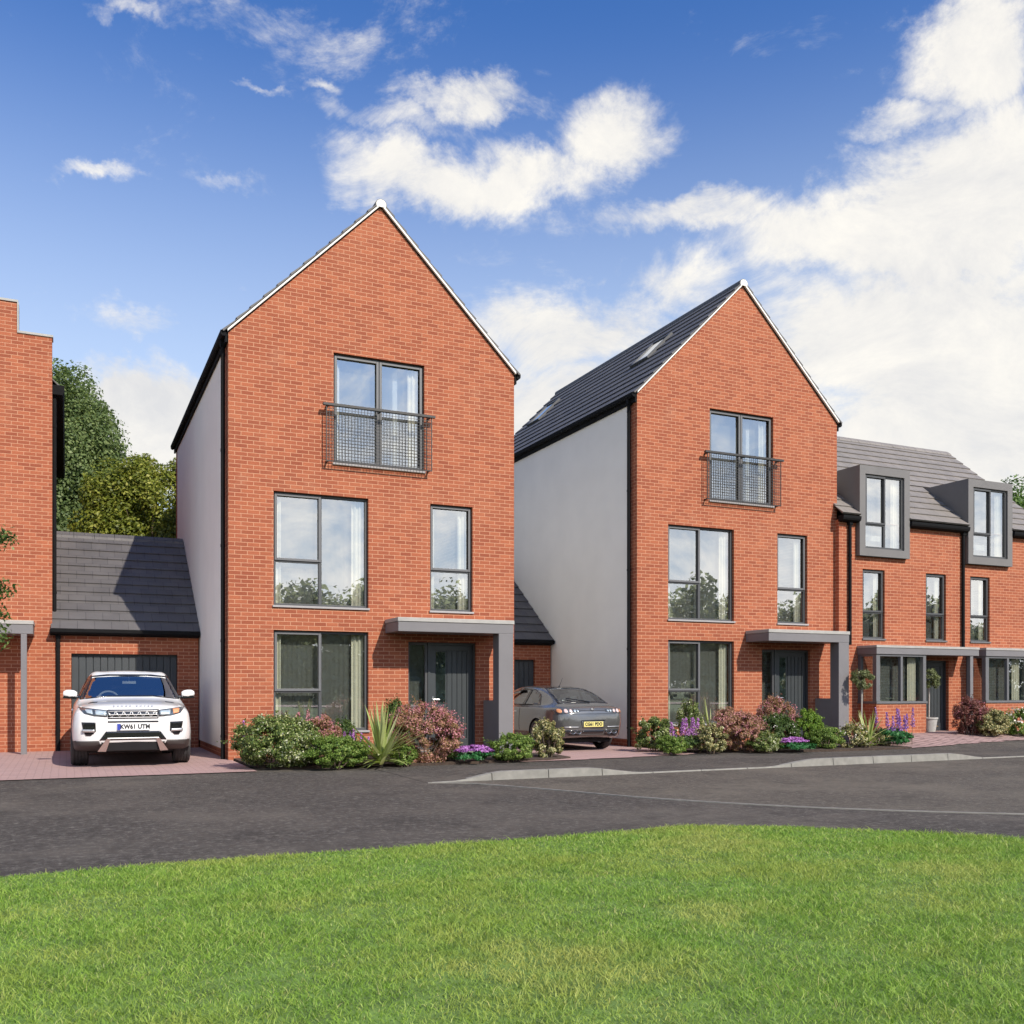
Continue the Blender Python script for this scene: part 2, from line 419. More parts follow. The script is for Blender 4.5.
# thin concrete edging line set flush in the tarmac
eb = MB()
def ribbon(mb, pts, w, z0, z1):
    L = []
    for i, p in enumerate(pts):
        a = Vector(pts[max(0, i - 1)]); c = Vector(pts[min(len(pts) - 1, i + 1)]); d = (c - a).normalized(); n = Vector((-d.y, d.x))
        L.append((Vector(p) + n * w / 2, Vector(p) - n * w / 2))
    for (a, b), (c, d) in zip(L, L[1:]):
        mb.prism([tuple(a), tuple(b), tuple(d), tuple(c)], 'z', z0, z1)
def refine(pts, n=6):
    out = []
    P = [Vector(p) for p in pts]
    for i in range(len(P) - 1):
        p0, p1, p2, p3 = P[max(0, i - 1)], P[i], P[i + 1], P[min(len(P) - 1, i + 2)]
        for k in range(n):
            t = k / n
            out.append(tuple(.5 * ((2 * p1) + (p2 - p0) * t + (2 * p0 - 5 * p1 + 4 * p2 - p3) * t * t + (3 * p1 - p0 - 3 * p2 + p3) * t ** 3)))
    out.append(tuple(P[-1])); return out
ribbon(eb, refine(LINE), .036, -.03, .002)
o = eb.build('edging_kerb', M['concrete']); o['kind'] = 'structure'
# kerb stones along the footway, each about 0.9 m, flush where dropped
kb = MB(); x = 4.6
while x < 30:
    x1 = x + .905
    nseg = 5
    for k in range(nseg):
        xa = x + (x1 - x) * k / nseg + (.006 if k == 0 else 0); xb = x + (x1 - x) * (k + 1) / nseg - (.006 if k == nseg - 1 else 0)
        ha, hb = kerb_h(xa) + .004, kerb_h(xb) + .004
        wd = .035 + .09 * smooth01(.02, .07, max(ha, hb))
        i = len(kb.v)
        kb.v += [(xa, 12.58, -.05), (xb, 12.58, -.05), (xb, 12.58 + wd, -.05), (xa, 12.58 + wd, -.05), (xa, 12.60, ha), (xb, 12.60, hb), (xb, 12.58 + wd, hb + .002), (xa, 12.58 + wd, ha + .002)]
        for q in ((4, 5, 6, 7), (0, 1, 5, 4), (1, 2, 6, 5), (2, 3, 7, 6), (3, 0, 4, 7)): kb.f.append(tuple(i + t for t in q)); kb.mi.append(0)
    x = x1
o = kb.build('kerb', M['concrete']); o['kind'] = 'structure'

# planting beds
def bed(name, pts):
    b = MB(); b.prism(pts, 'z', -.04, .035); o = b.build(name, M['soil']); o['kind'] = 'structure'
bed('soil_bed', [(2.75, 17.3), (3.1, 15.75), (5.5, 15.45), (7.9, 15.5), (8.5, 15.8), (8.6, 17.0), (7.9, 17.2), (7.7, 18.0), (2.75, 18.0)])
bed('soil_bed_beside_drive', [(11.42, 17.3), (11.6, 16.45), (12.6, 15.75), (14.5, 15.3), (16.6, 15.3), (17.0, 17.2), (16.3, 18.0), (11.42, 18.0)])

# ------------------------------------------------------------------ lawn
def lawn_edge(x):
    """far edge of lawn as y(x)"""
    if x < 5.4: return 7.55 + .05 * math.sin(x * 1.3)
    return 7.55 - .62 * max(0, x - 5.4) ** 1.42
lp = [(-30, 7.55)] + [(x, lawn_edge(x)) for x in np.arange(-8, 9.6, .15)] + [(9.6, -2), (14, -30), (-30, -30)]
M['lawn_soil'] = simple('lawn_soil', (.11, .18, .035), .95, var=.4, vscale=5)
flat_poly('lawn', lp, .004, M['lawn_soil'])

m, t, b = new_mat('grass_blade')
g = t.node('ShaderNodeNewGeometry'); pos = g.outputs['Position']
col = t.ramp(g.outputs['Random Per Island'], [(0, (.165, .28, .036)), (.45, (.26, .42, .058)), (.8, (.36, .51, .09)), (.95, (.47, .55, .15)), (1, (.55, .49, .22))])
big = t.noise(pos, .75, 4, .6); mid = t.noise(pos, 3.2, 3, .6)
worn = None
for (wx, wy, wr) in ((2.16, 3.93, .75), (4.9, 6.7, .9), (3.4, 4.6, .5), (5.6, 4.9, .6)):
    v_ = t.node('ShaderNodeVectorMath', operation='DISTANCE'); t.link(pos, v_.inputs[0]); v_.inputs[1].default_value = (wx, wy, 0)
    k_ = t.maprange(t.math('ADD', v_.outputs['Value'], t.math('MULTIPLY', t.math('SUBTRACT', mid, .5), wr * 1.6)), wr, wr * .1, 0, .52, True)
    worn = k_ if worn is None else t.math('MAXIMUM', worn, k_)
col = t.mix(t.maprange(big, .47, .66, 0, .62), col, (.46, .475, .11))
col = t.mix(t.maprange(mid, .48, .70, 0, .45), col, (.12, .27, .040))
col = t.mix(worn, col, (.56, .54, .16))
t.link(col, b.inputs['Base Color']); b.inputs['Roughness'].default_value = .45; b.inputs['Specular IOR Level'].default_value = .3
tr = t.node('ShaderNodeBsdfTranslucent'); t.link(col, tr.inputs[0]); mx = t.node('ShaderNodeMixShader'); mx.inputs[0].default_value = .38
t.link(b.outputs[0], mx.inputs[1]); t.link(tr.outputs[0], mx.inputs[2]); t.link(mx.outputs[0], t.n['Material Output'].inputs['Surface'])
M['grass'] = m

def make_grass():
    N = 980000
    # sample in camera-polar space over a widened fan, uniform over area
    d = np.sqrt(RNG.uniform(2.4 ** 2, 12.5 ** 2, N)); u = np.where(RNG.uniform(0, 1, N) < .8, RNG.uniform(-.72, .72, N), RNG.uniform(-1.5, 1.2, N))
    keep = RNG.uniform(0, 1, N) < np.clip(1.25 - d / 14, .35, 1)
    d, u = d[keep], u[keep]
    X = d * (SA + u * CA); Y = d * (CA - u * SA)
    edge = np.where(X < 5.4, 7.55 + .05 * np.sin(X * 1.3), 7.55 - .62 * np.maximum(0, X - 5.4) ** 1.42) + RNG.normal(0, .025, len(X))
    k = (Y < edge) & (X < 9.6); X, Y, d = X[k], Y[k], d[k]; n = len(X)
    # clumpy heights and leaning directions
    cl = np.sin(X * 3.1 + 1.3 * np.sin(Y * 2.3)) * np.sin(Y * 3.7 + 1.1 * np.sin(X * 1.9))
    h = RNG.uniform(.014, .036, n) * (1 + .35 * cl) * np.where(RNG.uniform(0, 1, n) < .06, 1.5, 1)
    ang = RNG.uniform(0, 2 * np.pi, n) + 1.2 * cl; lean = RNG.uniform(.4, 2.1, n) * h
    w = RNG.uniform(.0012, .0025, n) * (1 + .10 * np.maximum(0, d - 4))
    dx, dy = np.cos(ang), np.sin(ang); tx, ty = -dy, dx
    tw = RNG.uniform(0, 2 * np.pi, n); tx, ty = np.cos(tw), np.sin(tw)
    V = np.zeros((n, 5, 3), np.float32)
    V[:, 0] = np.stack([X - tx * w, Y - ty * w, np.zeros(n)], 1); V[:, 1] = np.stack([X + tx * w, Y + ty * w, np.zeros(n)], 1)
    mx_, my_ = X + dx * lean * .35, Y + dy * lean * .35
    V[:, 2] = np.stack([mx_ + tx * w * .8, my_ + ty * w * .8, h * .62], 1); V[:, 3] = np.stack([mx_ - tx * w * .8, my_ - ty * w * .8, h * .62], 1)
    V[:, 4] = np.stack([X + dx * lean, Y + dy * lean, h * .98], 1)
    base = np.arange(n)[:, None] * 5
    F = np.concatenate([base + np.array([[0, 1, 2]]), base + np.array([[0, 2, 3]]), base + np.array([[3, 2, 4]])], 1).reshape(-1, 3)
    o = np_mesh('grass', V.reshape(-1, 3), F, M['grass'])
    tag(o, 'short mown green grass in front of the road', 'grass', kind='stuff')
make_grass()

# ------------------------------------------------------------------ building parts
def wall_holes(mb, x0, x1, z0, z1, holes, y0, th, mi=0):
    xs = sorted({x0, x1} | {h[0] for h in holes} | {h[1] for h in holes}); zs = sorted({z0, z1} | {h[2] for h in holes} | {h[3] for h in holes})
    inh = lambda x, z: any(h[0] < x < h[1] and h[2] < z < h[3] for h in holes)
    for a, b in zip(xs, xs[1:]):
        for c, d in zip(zs, zs[1:]):
            if inh((a + b) / 2, (c + d) / 2): continue
            mb.poly([(a, y0, c), (b, y0, c), (b, y0, d), (a, y0, d)], mi)
            mb.poly([(a, y0 + th, d), (b, y0 + th, d), (b, y0 + th, c), (a, y0 + th, c)], mi)
    for a, b, c, d in holes:
        mb.poly([(a, y0, c), (a, y0, d), (a, y0 + th, d), (a, y0 + th, c)], mi); mb.poly([(b, y0, d), (b, y0, c), (b, y0 + th, c), (b, y0 + th, d)], mi)
        mb.poly([(a, y0, d), (b, y0, d), (b, y0 + th, d), (a, y0 + th, d)], mi); mb.poly([(b, y0, c), (a, y0, c), (a, y0 + th, c), (b, y0 + th, c)], mi)
    mb.poly([(x0, y0, z0), (x0, y0, z1), (x0, y0 + th, z1), (x0, y0 + th, z0)], mi); mb.poly([(x1, y0, z1), (x1, y0, z0), (x1, y0 + th, z0), (x1, y0 + th, z1)], mi)

def roof_slope(parent, origin, along, up, length, slope, n, mat, name='roof_slope'):
    """tiled slope: local x along the eave, local y up the slope, local z outwards; stepped courses"""
    b = MB(); g = slope / n
    b.box(0, length, .01, slope - .01, -.012, -.003, 1)
    for k in range(n):
        y0, y1 = k * g - .004, (k + 1) * g
        pr = [(y0, .0), (y0, .040), (y1 + .01, .012), (y1 + .01, .0)]
        b.prism(pr, 'x', -.004 - .0015 * (k % 2), length + .004 + .0015 * (k % 2))
    o = b.build(name, [mat, M['black']], parent)
    a, u = Vector(along).normalized(), Vector(up).normalized(); w = a.cross(u)
    m = Matrix.Identity(4)
    for i in range(3): m[i][0], m[i][1], m[i][2], m[i][3] = a[i], u[i], w[i], origin[i]
    o.matrix_local = m
    return o

def wavy_curtain(mb, x0, x1, z0, z1, y, n=None, amp=.025):
    n = n or max(12, int((x1 - x0) / .02)); k = 2 * math.pi / .09
    for i in range(n):
        xa = x0 + (x1 - x0) * i / n; xb = x0 + (x1 - x0) * (i + 1) / n
        ya = y + amp * math.sin(k * xa); yb = y + amp * math.sin(k * xb)
        mb.poly([(xa, ya, z0), (xb, yb, z0), (xb, yb, z1), (xa, ya, z1)])

def window(parent, x0, x1, z0, z1, kind, y=0., glass='glass', sill=True, curtains='lr', name='window', rec=.075, dark=False, sillmat='sill'):
    fw, fd = .052, .075
    y0 = y + rec; y1 = y0 + fd
    f = MB()
    f.box(x0, x0 + fw, y0, y1, z0, z1); f.box(x1 - fw, x1, y0, y1, z0, z1)
    f.box(x0 + fw, x1 - fw, y0, y1, z1 - fw, z1); f.box(x0 + fw, x1 - fw, y0, y1, z0, z0 + fw)
    s = MB(); xm = x0 + (x1 - x0) * .49; zt = z0 + (z1 - z0) * .40
    def bars(mb, a, b, c, d, w, ya, yb):
        mb.box(a, a + w, ya, yb, c, d); mb.box(b - w, b, ya, yb, c, d); mb.box(a + w, b - w, ya, yb, d - w, d); mb.box(a + w, b - w, ya, yb, c, c + w)
    if kind in ('big', 'dormer'):
        if kind == 'dormer': zt = z0 + (z1 - z0) * .33; xm = x0 + (x1 - x0) * .52
        f.box(xm - .03, xm + .03, y0 + .001, y1 - .001, z0 + fw, z1 - fw)
        f.box(x0 + fw, xm - .03, y0 + .002, y1 - .002, zt - .03, zt + .025)
        bars(s, x0 + .028, xm + .012, zt + .002, z1 - .028, .046, y0 - .022, y0 - .002)
    elif kind == 'small':
        zt = z0 + (z1 - z0) * .385
        f.box(x0 + fw, x1 - fw, y0 + .002, y1 - .002, zt - .03, zt + .02)
        bars(s, x0 + .028, x1 - .028, zt + .002, z1 - .028, .046, y0 - .022, y0 - .002)
    elif kind == 'french':
        xm = (x0 + x1) / 2
        f.box(xm - .035, xm + .035, y0 + .001, y1 - .001, z0 + fw, z1 - fw)
        bars(s, x0 + .03, xm - .006, z0 + .03, z1 - .03, .05, y0 - .022, y0 - .002); bars(s, xm + .006, x1 - .03, z0 + .03, z1 - .03, .05, y0 - .022, y0 - .002)
    elif kind == 'pair':
        xm = (x0 + x1) / 2; f.box(xm - .03, xm + .03, y0 + .001, y1 - .001, z0 + fw, z1 - fw)
    o = f.build(name, M['frame_dark'], parent, bevel=.004)
    if s.v: s.build('sash', M['frame_dark' if dark else 'frame'], o, bevel=.004)
    p = MB(); p.poly([(x0 + .03, y0 + .035, z0 + .03), (x1 - .03, y0 + .035, z0 + .03), (x1 - .03, y0 + .035, z1 - .03), (x0 + .03, y0 + .035, z1 - .03)]); p.build('pane', M[glass], o, fix=False)
    if sill:
        q = MB(); q.box(x0 - .02, x1 + .02, y - .035, y + rec + .02, z0 - .032, z0 + .006); q.build('sill', M[sillmat], o, bevel=.004)
    w = x1 - x0
    for c in curtains:
        cb = MB(); cw = min(.19, w * .17); yc = y1 + .045
        if c == 'l': wavy_curtain(cb, x0 + .05, x0 + .05 + cw * .6, z0 - .05, z1 + .05, yc)
        else: wavy_curtain(cb, x1 - .10 - cw, x1 - .06, z0 - .05, z1 + .05, yc)
        cb.build('curtain', M['curtain'], o, smooth=True, fix=False)
    if True:
        nb = MB(); wavy_curtain(nb, x0 + .04, x1 - .04, z0 - .04, z1 + .04, y1 + .125, amp=.007); nb.build('brightening_net_curtain', M['net'], o, smooth=True, fix=False)  # net added behind every pane to brighten it
    return o

def front_door(parent, x0, x1, z0, z1, y, glazed=True, hand='l'):
    b = MB(); w = x1 - x0
    f = MB(); fr = .05
    f.box(x0, x0 + fr, y - .02, y + .07, z0, z1); f.box(x1 - fr, x1, y - .02, y + .07, z0, z1); f.box(x0 + fr, x1 - fr, y - .02, y + .07, z1 - fr, z1)
    a, c, t0, t1 = x0 + fr + .003, x1 - fr - .003, z0 + .01, z1 - fr - .003
    st = .11
    b.box(a, c, y + .030, y + .055, t0, t1)                                   # panel plane
    b.box(a, a + st, y + .006, y + .029, t0, t1); b.box(c - st, c, y + .006, y + .029, t0, t1)
    b.box(a + st, c - st, y + .006, y + .029, t1 - st, t1); b.box(a + st, c - st, y + .006, y + .029, t0, t0 + .2)
    gx0, gx1 = a + st + .02, a + st + .22; gz0, gz1 = z0 + (z1 - z0) * .43, t1 - st - .02
    x = gx1 + .03 if glazed else a + st + .01
    for px0, px1, q0, q1 in ([(a + st + .004, gx1 + .026, t0 + .205, gz0 - .03)] if glazed else []) + [(None, None, 0, 0)]:
        if px0 is None:
            n = 4 if glazed else 6; pw = (c - st - .004 - x) / n
            for k in range(n): b.box(x + k * pw + .007, x + (k + 1) * pw - .007, y + .014, y + .029, t0 + .205, t1 - st - .005)
        else: b.box(px0, px1, y + .014, y + .029, q0, q1)
    o = b.build('front_door', M['door'], parent, bevel=.003)
    f.build('door_frame', M['door'], o)
    if glazed:
        g = MB(); g.box(gx0, gx1, y + .018, y + .029, gz0, gz1); g.build('glass_panel', M['glass_low'], o)
    hx = a + .055 if hand == 'l' else c - .055
    h = MB(); hz = z0 + 1.0
    h.box(hx - .018, hx + .018, y - .006, y + .005, hz - .16, hz + .06); h.tube((hx, y - .006, hz), (hx, y - .055, hz), .012); h.tube((hx - .012, y - .05, hz), (hx + .12, y - .05, hz), .012)
    h.build('handle', M['chrome'], o)
    l = MB(); l.box(a + .32, c - .2, y - .004, y + .0055, z0 + .11, z0 + .135); l.build('threshold_strip', M['brass'], o)
    return o

def downpipe(parent, x, y, z0, z1, dirx=0, diry=-1):
    b = MB(); b.tube((x, y, z0), (x, y, z1), .040, n=10)
    z = z0 + .4
    while z < z1: b.tube((x, y, z), (x, y, z + .05), .046, n=10); z += 1.75
    b.box(x - .05, x + .05, y - .05, y + .05, z1 - .02, z1 + .10)
    return b.build('downpipe', M['black'], parent, smooth=True)

def balcony(parent, x0, x1, z0, z1):
    b = MB()
    b.box(x0, x1, -.185, -.115, z1 - .045, z1)
    for x in (x0 + .1, (x0 + x1) / 2, x1 - .1): b.box(x - .02, x + .02, -.115, .0, z1 - .05, z1 - .02)
    a, c = x0 + .06, x1 - .06
    for x in (a, c - .016): b.box(x, x + .016, -.155, -.139, z0, z1 - .045)
    b.box(a + .016, c - .016, -.155, -.139, z0, z0 + .016)
    for x in (x0 + .1, x1 - .1): b.box(x - .015, x + .015, -.139, .0, z0 + .004, z0 + .03)
    o = b.build('balcony_rail', M['rail'], parent)
    m = MB(); n = int((c - a) / .062)
    for k in range(1, n): x = a + (c - a) * k / n; m.box(x - .0042, x + .0042, -.151, -.1435, z0 + .016, z1 - .046)
    n = int((z1 - z0) / .062)
    for k in range(1, n): z = z0 + (z1 - z0 - .04) * k / n; m.box(a + .016, c - .016, -.1525, -.1505, z - .0042, z + .0042)
    m.build('wire_mesh', M['rail'], o)
    return o

def canopy(parent, x0, x1, yf, z0=2.375, post=True, panel=True):
    b = MB(); b.box(x0, x1, -yf, -.001, z0, z0 + .185); o = b.build('porch_canopy', M['canopy'], parent, bevel=.006)
    c = MB(); c.box(x0 - .012, x1 + .012, -yf - .015, -.0012, z0 + .187, z0 + .262); c.build('canopy_flashing', M['flash'], o, bevel=.006)
    return o

# ------------------------------------------------------------------ three storey gabled house
HW, HD, HE = 5.72, 9.2, 7.79
def gable_house(loc):
    root = empty('gabled_house', loc)
    W_, D, E_ = HW, HD, HE; A = W_ / 2 + E_
    holes = [(1.94, 3.763, 5.587, 7.69), (.812, 2.622, 2.84, 4.965), (3.885, 4.795, 2.84, 4.97), (.812, 2.622, .49, 2.387), (3.43, 4.876, .08, 2.22)]
    b = MB(); wall_holes(b, 0, W_, -.1, E_, holes, 0, .3)
    b.prism([(0, E_ + .0005), (W_, E_ + .0005), (W_ / 2, A)], 'y', 0, .3)
    b.build('front_wall', M['brick'], root, fix=False)
    s = MB(); s.box(0, .28, .301, D, -.1, E_ - .02); s.build('side_wall', M['brick'], root)
    r = MB(); r.box(-.014, -.0005, .40, D - .45, .17, E_ - .16); r.build('render_panel', M['render'], root)
    s = MB(); s.box(W_ - .28, W_, .301, D, -.1, E_ - .02); s.build('side_wall', M['brick'], root)
    r = MB(); r.box(W_ + .0005, W_ + .014, .40, D - .45, .17, E_ - .16); r.build('render_panel', M['render'], root)
    k = MB(); k.box(.281, W_ - .281, D - .28, D - .001, -.1, E_ - .02); k.prism([(0, E_ - .019), (W_, E_ - .019), (W_ / 2, A - .02)], 'y', D - .28, D - .002); k.build('rear_wall', M['brick'], root)
    i = MB()
    for z in (-.08, 2.52, 5.22, 7.74): i.box(.285, W_ - .285, .302, D - .285, z, z + .14)
    for z0, z1 in ((.07, 2.515), (2.665, 5.215), (5.365, 7.735)):
        i.box(.285, W_ - .285, 4.0, 4.1, z0, z1); i.box(3.2, 3.3, .302, 3.99, z0, z1)
    i.build('interior', M['room'], root)
    # roof
    off = .045; sl = math.hypot(W_ / 2 + .09, W_ / 2 + .09); c45 = math.sqrt(.5)
    oz = E_ - .09 + off * math.sqrt(2)
    lf = roof_slope(root, (-.09, D + .05, oz), (0, -1, 0), (1, 0, 1), D + .11, sl, 12, M['tile'])
    rt = roof_slope(root, (W_ + .09, -.06, oz), (0, 1, 0), (-1, 0, 1), D + .11, sl, 12, M['tile'])
    rd = MB(); ap = A + off * math.sqrt(2)
    y = -.055
    while y < D + .04:
        y2 = min(y + .45, D + .045); pr = [(W_ / 2 + .115 * math.cos(t), ap - .05 + .11 * math.sin(t)) for t in [R(-20) + R(220) * q / 10 for q in range(11)]]
        rd.prism(pr, 'y', y, y2 - .006); y = y2
    rd.build('ridge_tiles', M['tile'], root)
    v = MB()
    th = .040 * math.sqrt(2)
    for sx in (0, 1):
        x0 = -.02 if sx == 0 else W_ + .02; za = E_ - .02
        pr = [(x0, za + .006), (x0, za + th), (W_ / 2, A + th), (W_ / 2, A + .006)]
        v.prism(pr, 'y', -.060 - .002 * sx, -.001)
    pr = [(W_ / 2 + .10 * math.cos(t), ap - .05 + .095 * math.sin(t)) for t in [R(-30) + R(240) * q / 12 for q in range(13)]]
    v.prism(pr, 'y', -.066, -.061)
    v.build('verge_mortar', M['verge'], root)
    u = MB()
    for sx in (0, 1):
        x0 = -.034 if sx == 0 else W_ + .034; za = E_ - .034
        u.prism([(x0, za - .022), (x0, za + .004), (W_ / 2, A + .004), (W_ / 2, A - .022)], 'y', -.012 - .002 * sx, -.0004)
    u.build('verge_shade_strip', M['black'], root)  # shadow line under the verge, built as a thin black strip
    # eaves: fascia and gutter on both sides
    for sx in (0, 1):
        g = MB(); X = (lambda x: x) if sx == 0 else (lambda x: W_ - x)
        pr = [(X(-.0155), E_ - .20), (X(-.055), E_ - .20), (X(-.055), E_ - .03), (X(-.0155), E_ - .01)]
        g.prism(pr, 'y', -.005, D); g.build('fascia', M['black'], root)
        h = MB(); pr = [(X(-.0555), E_ - .08), (X(-.07), E_ - .10), (X(-.11), E_ - .10), (X(-.135), E_ - .07), (X(-.14), E_ - .0), (X(-.0555), E_ - .0)]
        h.prism(pr, 'y', -.03, D + .02); h.build('gutter', M['black'], root)
    downpipe(root, -.062, .24, 0, E_ - .2)
    # two rooflights low on the left slope (slope local: x along from the back, y up)
    for yy in (2.05, 7.95):
        f = MB(); xc = D + .05 - yy; yc = (1.73 + .09) * math.sqrt(2)
        a0, a1, b0, b1 = xc - .40, xc + .40, yc - .50, yc + .50
        f.box(a0, a0 + .06, b0, b1, .0, .085); f.box(a1 - .06, a1, b0, b1, .0, .085); f.box(a0 + .06, a1 - .06, b0, b0 + .06, .0, .085); f.box(a0 + .06, a1 - .06, b1 - .06, b1, .0, .085)
        q = f.build('rooflight', M['frame_dark'], lf)
        p = MB(); p.box(a0 + .055, a1 - .055, b0 + .055, b1 - .055, .04, .062); p.build('pane', M['glass'], q)
    # openings
    window(root, *holes[0], 'french'); window(root, *holes[1], 'big'); window(root, *holes[2], 'small', curtains='lr'); window(root, *holes[3], 'big', glass='glass_low')
    window(root, 3.43, 3.862, .08, 2.22, 'plain', sill=False, curtains='', name='side_light', glass='glass_low', rec=.09)
    front_door(root, 3.864, 4.876, .08, 2.22, .09)
    balcony(root, 1.70, 3.93, 5.575, 6.67)
    cp = canopy(root, 2.96, 5.335, .81)
    p = MB(); p.box(5.015, 5.327, -.809, -.525, -.05, 2.374); p.build('canopy_post', M['canopy'], root, bevel=.006)
    p = MB(); p.box(5.03, 5.32, -.524, -.002, -.05, 1.06); p.build('porch_panel', M['canopy'], root, bevel=.006)
    st = MB(); st.box(3.35, 4.95, -.5, -.003, -.05, .075); st.build('doorstep', M['concrete'], root)
    return root

H1 = gable_house((2.668, 18.05, 0))
tag(H1, 'tall red brick gabled house directly right of the white car, its roof tiles unseen', 'house', 'three storey gabled houses')
H2 = copy_tree(H1); H2.location = (11.365, 18.05, 0)
tag(H2, 'tall red brick gabled house right of the grey car, its rooflights showing', 'house', 'three storey gabled houses')

# ------------------------------------------------------------------ stepped gable house at the left edge
def stepped_house():
    root = empty('stepped_gable_house', (-5.97, 22.1, 0)); W_, D, E_ = 5.70, 9.2, 7.70
    holes = [(.75, 2.56, 2.84, 4.965), (3.2, 4.1, 2.84, 4.97), (.75, 2.56, .49, 2.387), (2.9, 4.3, .08, 2.22)]
    b = MB(); wall_holes(b, 0, W_, -.1, 8.56, holes, 0, .3)
    n = 4; w = .645; hh = .62
    for k in range(1, n + 1):
        z0 = 8.5605 + (k - 1) * hh; b.box(k * w, W_ - k * w, 0, .3, z0, z0 + hh - .0005)
    b.build('front_wall', M['brick'], root, fix=False)
    c = MB()
    for k in range(0, n + 1):
        z = 8.562 + k * hh
        for x0, x1 in (((k * w - .02), ((k + 1) * w - .03)), ((W_ - (k + 1) * w + .03), (W_ - k * w + .02))):
            if k == n: x0, x1 = k * w - .02, W_ - k * w + .02
            c.box(x0, x1, -.025, .325, z, z + .045)
            if k == n: break
        if k < n:
            c.box((k + 1) * w - .0285, (k + 1) * w - .001, -.025, .325, z, z + hh - .002); c.box(W_ - (k + 1) * w + .001, W_ - (k + 1) * w + .0285, -.025, .325, z, z + hh - .002)
    c.build('coping', M['flash'], root)
    
    for a, c in ((0, .28), (W_ - .28, W_)):
        s = MB(); s.box(a, c, .301, D, -.1, E_); s.build('side_wall', M['brick'], root)
    k = MB(); k.box(.281, W_ - .281, D - .28, D - .001, -.1, E_); k.prism([(0, E_ + .001), (W_, E_ + .001), (W_ / 2, E_ + W_ / 2)], 'y', D - .28, D - .002); k.build('rear_wall', M['brick'], root)
    i = MB()
    for z in (-.08, 2.52, 5.22, 7.66): i.box(.285, W_ - .285, .302, D - .285, z, z + .14)
    for z0, z1 in ((.07, 2.515), (2.665, 5.215), (5.365, 7.65)): i.box(.285, W_ - .285, 4.0, 4.1, z0, z1)
    i.build('interior', M['room'], root)
    sl = math.hypot(W_ / 2 + .2, W_ / 2 + .2)
    roof_slope(root, (-.20, D + .05, E_ - .12), (0, -1, 0), (1, 0, 1), D - .30, sl, 12, M['tile'])
    roof_slope(root, (W_ + .20, .31, E_ - .12), (0, 1, 0), (-1, 0, 1), D - .26, sl, 12, M['tile'])
    for sx in (0, 1):
        X = (lambda x: x) if sx == 0 else (lambda x: W_ - x)
        g = MB(); g.prism([(X(-.001), E_ - .22), (X(-.20), E_ - .22), (X(-.23), E_ - .14), (X(-.23), E_ - .02), (X(-.001), E_ - .02)], 'y', .305, D); g.build('gutter', M['black'], root)
    downpipe(root, W_ + .04, .42, 2.9, E_ - .22)
    window(root, *holes[0], 'big'); window(root, *holes[1], 'small'); window(root, *holes[2], 'big')
    front_door(root, *holes[3], .09, glazed=False)
    canopy(root, 2.2, 5.37, .90)
    p = MB(); p.box(5.155, 5.262, -.895, -.79, -.05, 2.374); p.build('canopy_post', M['canopy'], root, bevel=.006)
    tag(root, 'red brick house with stepped gable parapet cut off by the left edge', 'house')
stepped_house()

# ------------------------------------------------------------------ garages between the houses
def garage(loc):
    W_ = 2.90; root = empty('garage', loc); D = 6.2; E_ = 2.46
    b = MB(); wall_holes(b, 0, W_, -.1, E_, [(.36, 2.46, -.1, 2.03)], 0, .25)
    b.build('front_wall', M['brick'], root, fix=False)
    b = MB(); b.box(0, W_, D - .25, D, -.1, E_); b.box(0, .2, .251, D - .251, -.1, E_ - .01); b.box(W_ - .2, W_, .251, D - .251, -.1, E_ - .01); b.build('rear_wall', M['brick'], root)
    d = MB(); d.box(.36, 2.46, .12, .15, -.1, 2.03)
    for k in range(15): x = .36 + 2.1 * k / 15; d.box(x + .008, x + 2.1 / 15 - .008, .09, .119, .02, 1.98)
    d.build('garage_door', M['garage_door'], root, bevel=.003)
    th = math.atan(2.38 / 3.25); run = 3.35; sl = run / math.cos(th)
    roof_slope(root, (-.02, -.14, E_ + .05), (1, 0, 0), (0, math.cos(th), math.sin(th)), W_ + .03, sl, 11, M['tile'])
    roof_slope(root, (W_ + .01, 2 * run - .14, E_ + .05), (-1, 0, 0), (0, -math.cos(th), math.sin(th)), W_ + .03, sl, 11, M['tile'])
    r = MB(); zr = E_ + .05 + run * math.tan(th); yr = run - .14; x = -.02
    while x < W_ - .01:
        x2 = min(x + .45, W_ + .01); r.prism([(yr - .17, zr - .10), (yr - .14, zr - .03), (yr, zr + .075), (yr + .14, zr - .03), (yr + .17, zr - .10)], 'x', x, x2 - .008); x = x2
    r.build('ridge_tiles', M['tile'], root)
    g = MB(); g.prism([(-.002, E_ - .06), (-.12, E_ - .04), (-.2, E_ - .03), (-.235, E_ + .005), (-.24, E_ + .06), (-.002, E_ + .045)], 'x', -.04, W_); g.build('gutter', M['black'], root)
    downpipe(root, .11, -.05, 0, E_ - .1)
    return root
G1 = garage((-.268, 22.1, 0)); tag(G1, 'brick garage with grey boarded door behind the white car', 'garage', 'garages between the houses')
G2 = copy_tree(G1); G2.location = (8.42, 22.12, 0); tag(G2, 'brick garage mostly hidden behind the grey car', 'garage', 'garages between the houses')

